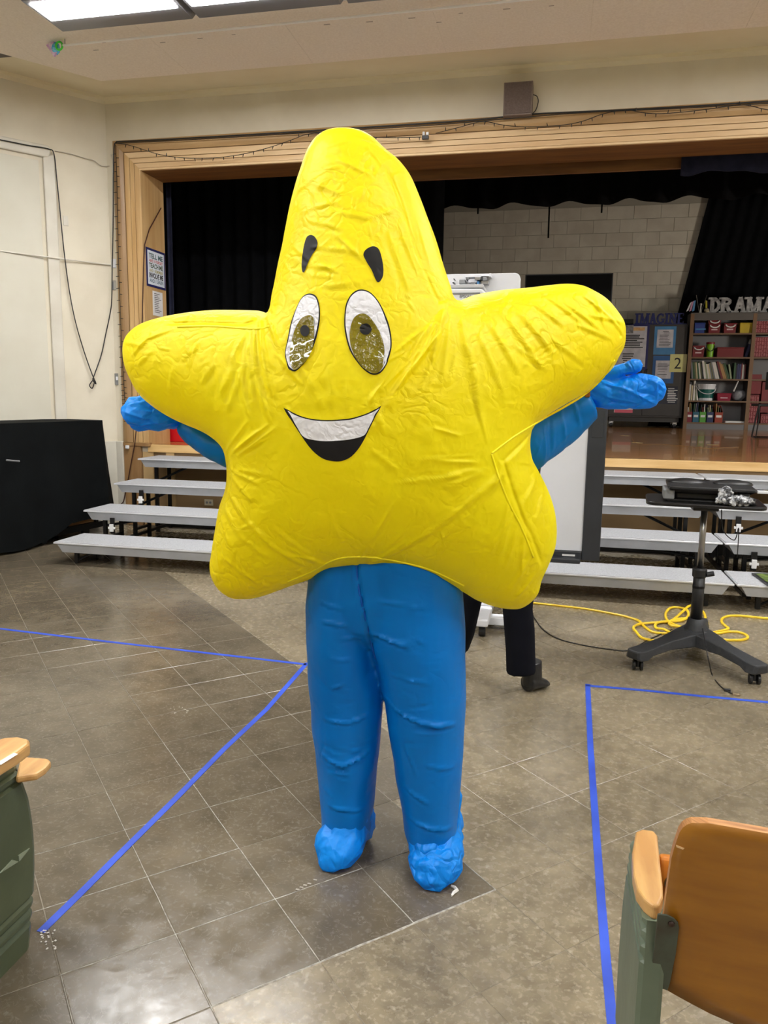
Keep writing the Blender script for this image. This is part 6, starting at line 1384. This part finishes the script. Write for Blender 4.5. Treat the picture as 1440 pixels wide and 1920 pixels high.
for s_ in (-1, 1): MB().ball((-.21+s_*.028, 4.005, 1.605), (.012, .006, .007), 10, 6).build('eye', white_plastic, t, smooth=True)
MB().ball((-.21, 4.003, 1.548), (.024, .006, .006), 10, 6).build('mouth', mat('lip_tone', (160, 90, 84)), t, smooth=True)
m_ = MB(); m_.ball((-.21, 3.90, 1.62), (.088, .10, .115), 22, 14); chainl(m_, [((-.21, 3.86, 1.62), .085, .05), ((-.21, 3.845, 1.5), .08, .04), ((-.21, 3.845, 1.40), .06, .03)]); o = m_.build('hair', hair_m, t, fix=True); bake(o, .01, 3)
m_ = MB(); chainl(m_, [((-.22, 3.93, .86), .15, .125), ((-.22, 3.93, 1.05), .135, .105), ((-.22, 3.93, 1.25), .15, .115), ((-.22, 3.94, 1.37), .15, .095), ((-.21, 3.94, 1.42), .07, .06)])
for s_ in (-1, 1): chainl(m_, [((-.21+s_*.105, 3.94, 1.36), .058, .062), ((-.21+s_*.10, 3.98, 1.15), .046, .052), ((-.21+s_*.10, 4.05, 1.05), .042, .048), ((-.21+s_*.10, 4.14, 1.06), .038, .038)])
o = m_.build('top', top_c, t, fix=True); bake(o, .01, 3)
m_ = MB()
def tsec(py, x0, x1, Y, rd): a, b = at(x0, py, Y), at(x1, py, Y); return ((a+b)/2, (b.x-a.x)/2, rd)
chainl(m_, [((-.15, 3.92, .96), .10, .12), ((-.145, 3.90, .75), .095, .10), tsec(1140, 942, 999, 3.87, .085), tsec(1180, 945, 1003, 3.87, .08), tsec(1220, 948, 1004, 3.87, .078), tsec(1261, 949, 1005, 3.87, .075), ])
chainl(m_, [((-.27, 3.93, .96), .10, .12), ((-.285, 3.95, .75), .095, .10), tsec(1120, 856, 905, 4.0, .08), tsec(1150, 855, 898, 4.02, .078), tsec(1185, 853, 890, 4.06, .075), tsec(1212, 850, 880, 4.10, .072)])
o = m_.build('trousers', navy_tr, t, fix=True); bake(o, .009, 2)
def shoe2(heel, toe, z0, tilt=0):
    h, q_ = Vector(heel), Vector(toe); d = (q_-h).normalized(); s_ = d.cross(Z).normalized(); m_ = MB(); L_ = (q_-h).length; S = []
    for f_, w_, z1 in ((0, .026, .05), (.06, .036, .085), (.25, .038, .09), (.45, .042, .07), (.7, .047, .052), (.9, .04, .042), (1, .018, .03)): S.append((h+d*(L_*f_)+Z*(z1/2), s_*w_*1.3, Z*z1/2))
    m_.loft(S, 20); m_.loft([(h+d*.05+Z*.03, s_*.046, d*.062), (h+d*.045+Z*.09, s_*.046, d*.058), (h+d*.03+Z*.16, s_*.055, d*.06)], 20); o = m_.build('shoe', shoe_m, t, fix=True); bake(o, .005, 2); return o
p = at_z(984, 1300, 0); q_ = at_z(1022, 1285, 0); shoe2((p.x+.005, p.y+.02, .004), (q_.x-.005, q_.y, .004), 0)
c = at(850, 1222, 4.12); shoe2((c.x, c.y-.03, max(c.z-.12, .02)), (c.x-.02, c.y+.2, .004), 0)

# ============================================================ AUDITORIUM SEATS
gm = mat('olive_green_enamel', (86, 94, 70), (74, 82, 60), 5, .42, bump=.08, bscale=30, rvar=.06); gm2 = mat('grey_green_enamel', (106, 118, 100), (90, 102, 84), 7, .45, bump=.08, bscale=30)
arm_w = mat('honey_armrest_wood', (214, 170, 108), (186, 138, 80), 6, .38, stretch=(5, .8, 5), coat=.2); ply = mat('orange_brown_plywood', (160, 106, 24), (142, 90, 16), 5, .42, stretch=(.8, 5, 5), coat=.2, bump=.03, bscale=60); ply_edge = mat('plywood_edge', (196, 144, 92), (150, 98, 56), 60, .5, stretch=(.2, .2, 14))
seat_o = mat('amber_seat_wood', (206, 128, 40), (186, 110, 30), 4, .3, coat=.3)
rust = mat('rusty_green_metal', (70, 78, 66), (58, 48, 38), 14, .5, bump=.1)
def standard(t, x0, x1, yb0, yf0, material, zt=.59, tip=0):
    """pressed steel end panel between x0..x1, from rear edge yb0 to front edge yf0 (front bulges)"""
    n = 96; L_ = []; S = []
    for i in range(n+1):
        f_ = i/n; z_ = zt*f_
        # front edge profile: narrow at the foot, bulging to mid height, in at the top
        fr = yf0+.045*math.sin(math.pi*min(1, f_*1.02))-.022*max(0, f_-.72)/.28
        inset = .009*max(0, math.sin((z_-.0)*2*math.pi/.032)) if (z_ > zt-.1 or .06 < z_ < .155) else 0
        S.append((z_, yb0, fr, inset))
    v = []; fs = []; m = 10
    for z_, a, b, ins in S:
        for (x, y) in ((x0+ins, a), (x0+ins, b-.02), (x0+.006+ins, b-.006), (x0+.02, b), (x1-.02, b), (x1-.006-ins, b-.006), (x1-ins, b-.02), (x1-ins, a), (x1-.008, a-.006), (x0+.008, a-.006)): v.append((x, y, z_))
    for i in range(n):
        for k in range(m): fs.append((i*m+k, i*m+(k+1) % m, (i+1)*m+(k+1) % m, (i+1)*m+k))
    fs += [tuple(range(m-1, -1, -1)), tuple(n*m+k for k in range(m))]
    return MB().add(v, fs).build('end_panel', material, t, fix=True)
# left chair (its right-hand end panel and armrest)
t = empty('auditorium_seat', (-1.37, 1.45, 0), 'old auditorium seat at the lower left, olive green end panel and wooden armrest', 'chair')
e_ = standard(t, -1.395, -1.349, 1.24, 1.665, gm, .585)
for k, (py0, py1, x0, x1) in enumerate(((1590, 1616, 33, 54), (1611, 1637, 0, 33))):
    a, b, c = [at_x(x, y, -1.349) for x, y in (((54, 1590), (33, 1604), (34, 1615)) if k == 0 else ((33, 1615), (22, 1612), (-2, 1637)))]
    MB().prism([a, b, c], Vector((.004, 0, 0))).build('embossed_mark', mat('worn_emboss', (138, 148, 128), rough=.45), e_, fix=True)
AR = [(-1.335, 1.62), (-1.30, 1.635), (-1.262, 1.63), (-1.244, 1.605), (-1.240, 1.56), (-1.244, 1.46), (-1.26, 1.36), (-1.30, 1.25), (-1.345, 1.25), (-1.352, 1.5)]
AR = [(x-.020, y-.01) for x, y in AR]
ar = MB().prism([(x, y, .60) for x, y in AR], Z*.036).build('armrest', arm_w, t, fix=True, bevel=.01, seg=3)
o = MB().prism([at_z(x, y, .6363) for x, y in ((-8, 1432), (26, 1412), (34, 1414), (2, 1434))], Z*.0006).build('number_label', paper, ar, fix=True)
o = MB().prism([at_z(x, y, .5) for x, y in ((40, 1430), (90, 1434), (97, 1440), (86, 1453), (70, 1464), (30, 1470))], Z*.02); so = o.build('seat', arm_w, t, fix=True, bevel=.006)
MB().prism([Vector((-1.88, 1.36, .43)), Vector((-1.42, 1.36, .43)), Vector((-1.42, 1.74, .455)), Vector((-1.88, 1.74, .455))], Z*.018).build('seat_board', ply, t, bevel=.008)
MB().prism([Vector((-1.88, 1.25, .44)), Vector((-1.42, 1.25, .44)), Vector((-1.42, 1.16, .84)), Vector((-1.88, 1.16, .84))], Vector((0, .014, 0))).build('backrest', ply, t, bevel=.006)
standard(t, -1.95, -1.905, 1.24, 1.665, gm, .585)
MB().prism([(x-.56, y, .60) for x, y in AR], Z*.036).build('armrest', arm_w, t, fix=True, bevel=.01)
MB().box((-1.41, 1.2, .46), (-1.395, 1.3, .62)).build('bracket', gm, t); MB().cyl((-1.40, 1.66, .50), (-1.39, 1.69, .50), .012).build('hinge', rust, t)
# right chair
t = empty('auditorium_seat', (.5, 1.42, 0), 'old auditorium seat at the lower right, seen from behind its brown plywood back', 'chair')
standard(t, .192, .236, 1.325, 1.60, gm2, .60)
pts = [at_z(x, y, .605) for x, y in ((1190, 1560), (1200, 1554), (1227, 1557), (1234, 1565), (1238, 1610), (1243, 1660), (1243, 1682), (1236, 1698), (1224, 1697), (1208, 1684), (1194, 1664), (1187, 1635), (1185.5, 1595))]
pts = [at_z(x, y, .628) for x, y in ((1192, 1558), (1203, 1553.5), (1226, 1556.5), (1233, 1565), (1237.5, 1610), (1243, 1658), (1244, 1680), (1236, 1698), (1224, 1697), (1208, 1684), (1194, 1664), (1187, 1635), (1185.5, 1595))]
MB().prism([p-Z*.03 for p in pts], Z*.03).build('armrest', arm_w, t, fix=True, bevel=.008, seg=3)
MB().prism([(p.x+.57, p.y, p.z-.03) for p in pts], Z*.03).build('armrest', arm_w, t, fix=True, bevel=.008)
standard(t, .762, .806, 1.325, 1.60, gm2, .60)
# backrest plane: through z=.84,y=1.25 and z=.42,y=1.36
P0 = Vector((0, 1.245, .84)); bn = Vector((0, .42, .11)).normalized()
def at_p(x, y): d = ray(x, y); o_ = Vector((0, 0, H)); return o_+d*((P0-o_).dot(bn)/d.dot(bn))
bp_ = [at_p(x, y) for x, y in ((1234, 1847), (1236, 1800), (1241, 1750), (1246, 1703), (1253, 1650), (1259, 1609), (1264, 1590), (1269.5, 1574), (1274, 1561), (1280, 1552), (1288, 1545.5), (1297.5, 1541.6), (1328, 1540.5))]
bot = [at_p(x, y) for x, y in ((1262, 1861), (1290, 1874), (1330, 1892), (1402, 1919))]
xm = .525; topz = bp_[-1]
left = bp_; right = [Vector((2*xm-p.x, p.y, p.z)) for p in reversed(bp_)]
botr = [Vector((2*xm-p.x, p.y, p.z)) for p in bot]
shape = left+[topz.lerp(right[0], f_) for f_ in (.25, .5, .75)]+right+botr+[bot[-1].lerp(botr[-1], .5)+Vector((0, 0, -.004))]+bot[::-1]
m_ = MB().m(ply); n = len(shape); ctr = Vector((xm, 1.3, .62))
# curved shell: grid by scaling rings toward the centre, bowed backwards
def bow(p): f_ = ((p.x-xm)/.29)**2; return Vector((p.x, p.y-.022*(1-min(f_, 1.0)), p.z))
rg = []; NRg = 8
cc_ = sum(shape, Vector((0, 0, 0)))/n
for r in range(NRg+1):
    k = 1-r/NRg*.98; rg.append([bow(cc_+(p-cc_)*k) for p in shape])
v = [p for q in rg for p in q]; fs = [(r*n+i, r*n+(i+1) % n, (r+1)*n+(i+1) % n, (r+1)*n+i) for r in range(NRg) for i in range(n)]+[tuple(NRg*n+i for i in range(n))]
nv = len(v); off = Vector((0, .013, .003)); v2 = [p+off for p in v]; fs2 = [tuple(i+nv for i in reversed(f_)) for f_ in fs]
m_.add(v+v2, fs+fs2); m_.m(ply_edge); m_.add([], [(i, nv+i, nv+(i+1) % n, (i+1) % n) for i in range(n)]) if False else None
base = 0; m_.cur = m_.mats.index(ply_edge) if ply_edge in m_.mats else 0
for i in range(n): m_.f.append((i, nv+i, nv+(i+1) % n, (i+1) % n)); m_.mi.append(1)
br = m_.build('backrest', None, t, fix=True)
for p in br.data.polygons: p.use_smooth = p.material_index == 0
a = at_p(1273, 1587); 
MB().prism([at_p(1267, 1583.5)-Vector((0, .0025, 0)), at_p(1283, 1589)-Vector((0, .0025, 0)), at_p(1280, 1591.5)-Vector((0, .0025, 0)), at_p(1268, 1587)-Vector((0, .0025, 0))], Vector((0, .002, 0))).build('chipped_splinter', mat('raw_wood_chip', (226, 190, 140)), br, fix=True)
bk = [at_p(x, y)-Vector((0, .006, .0015)) for x, y in ((1237, 1706), (1250, 1708), (1262, 1714), (1270, 1722), (1272, 1732), (1266, 1780), (1255, 1835), (1250, 1849), (1242, 1846), (1228, 1842), (1222, 1849), (1215, 1849), (1224, 1780), (1232, 1706))]
k_ = MB().prism(bk, Vector((0, -.004, 0))).build('bracket', rust, t, fix=True, bevel=.001, seg=1)
for x, y in ((1257, 1724), (1235, 1842)): c = at_p(x, y)-Vector((0, .012, 0)); MB().ball(c, (.006, .004, .006), 10, 6).build('bolt', mat('rusty_bolt', (60, 44, 36), rough=.5, metal=.5), k_, smooth=True)
MB().prism([Vector((.240, 1.42, .50)), Vector((.758, 1.42, .50)), Vector((.758, 1.49, .625)), Vector((.240, 1.49, .625))], Vector((0, .02, -.005))).build('seat', seat_o, t, fix=True, bevel=.008, seg=3)
c = Vector((.262, 1.462, .585)); MB().tube([c+Vector((0, .0, -.0)), c+Vector((0, -.012, .004))], [.014, .012], 16).ball(c+Vector((0, -.012, .004)), (.009, .005, .009), 10, 6).build('chrome_bolt', steel, t, smooth=True)
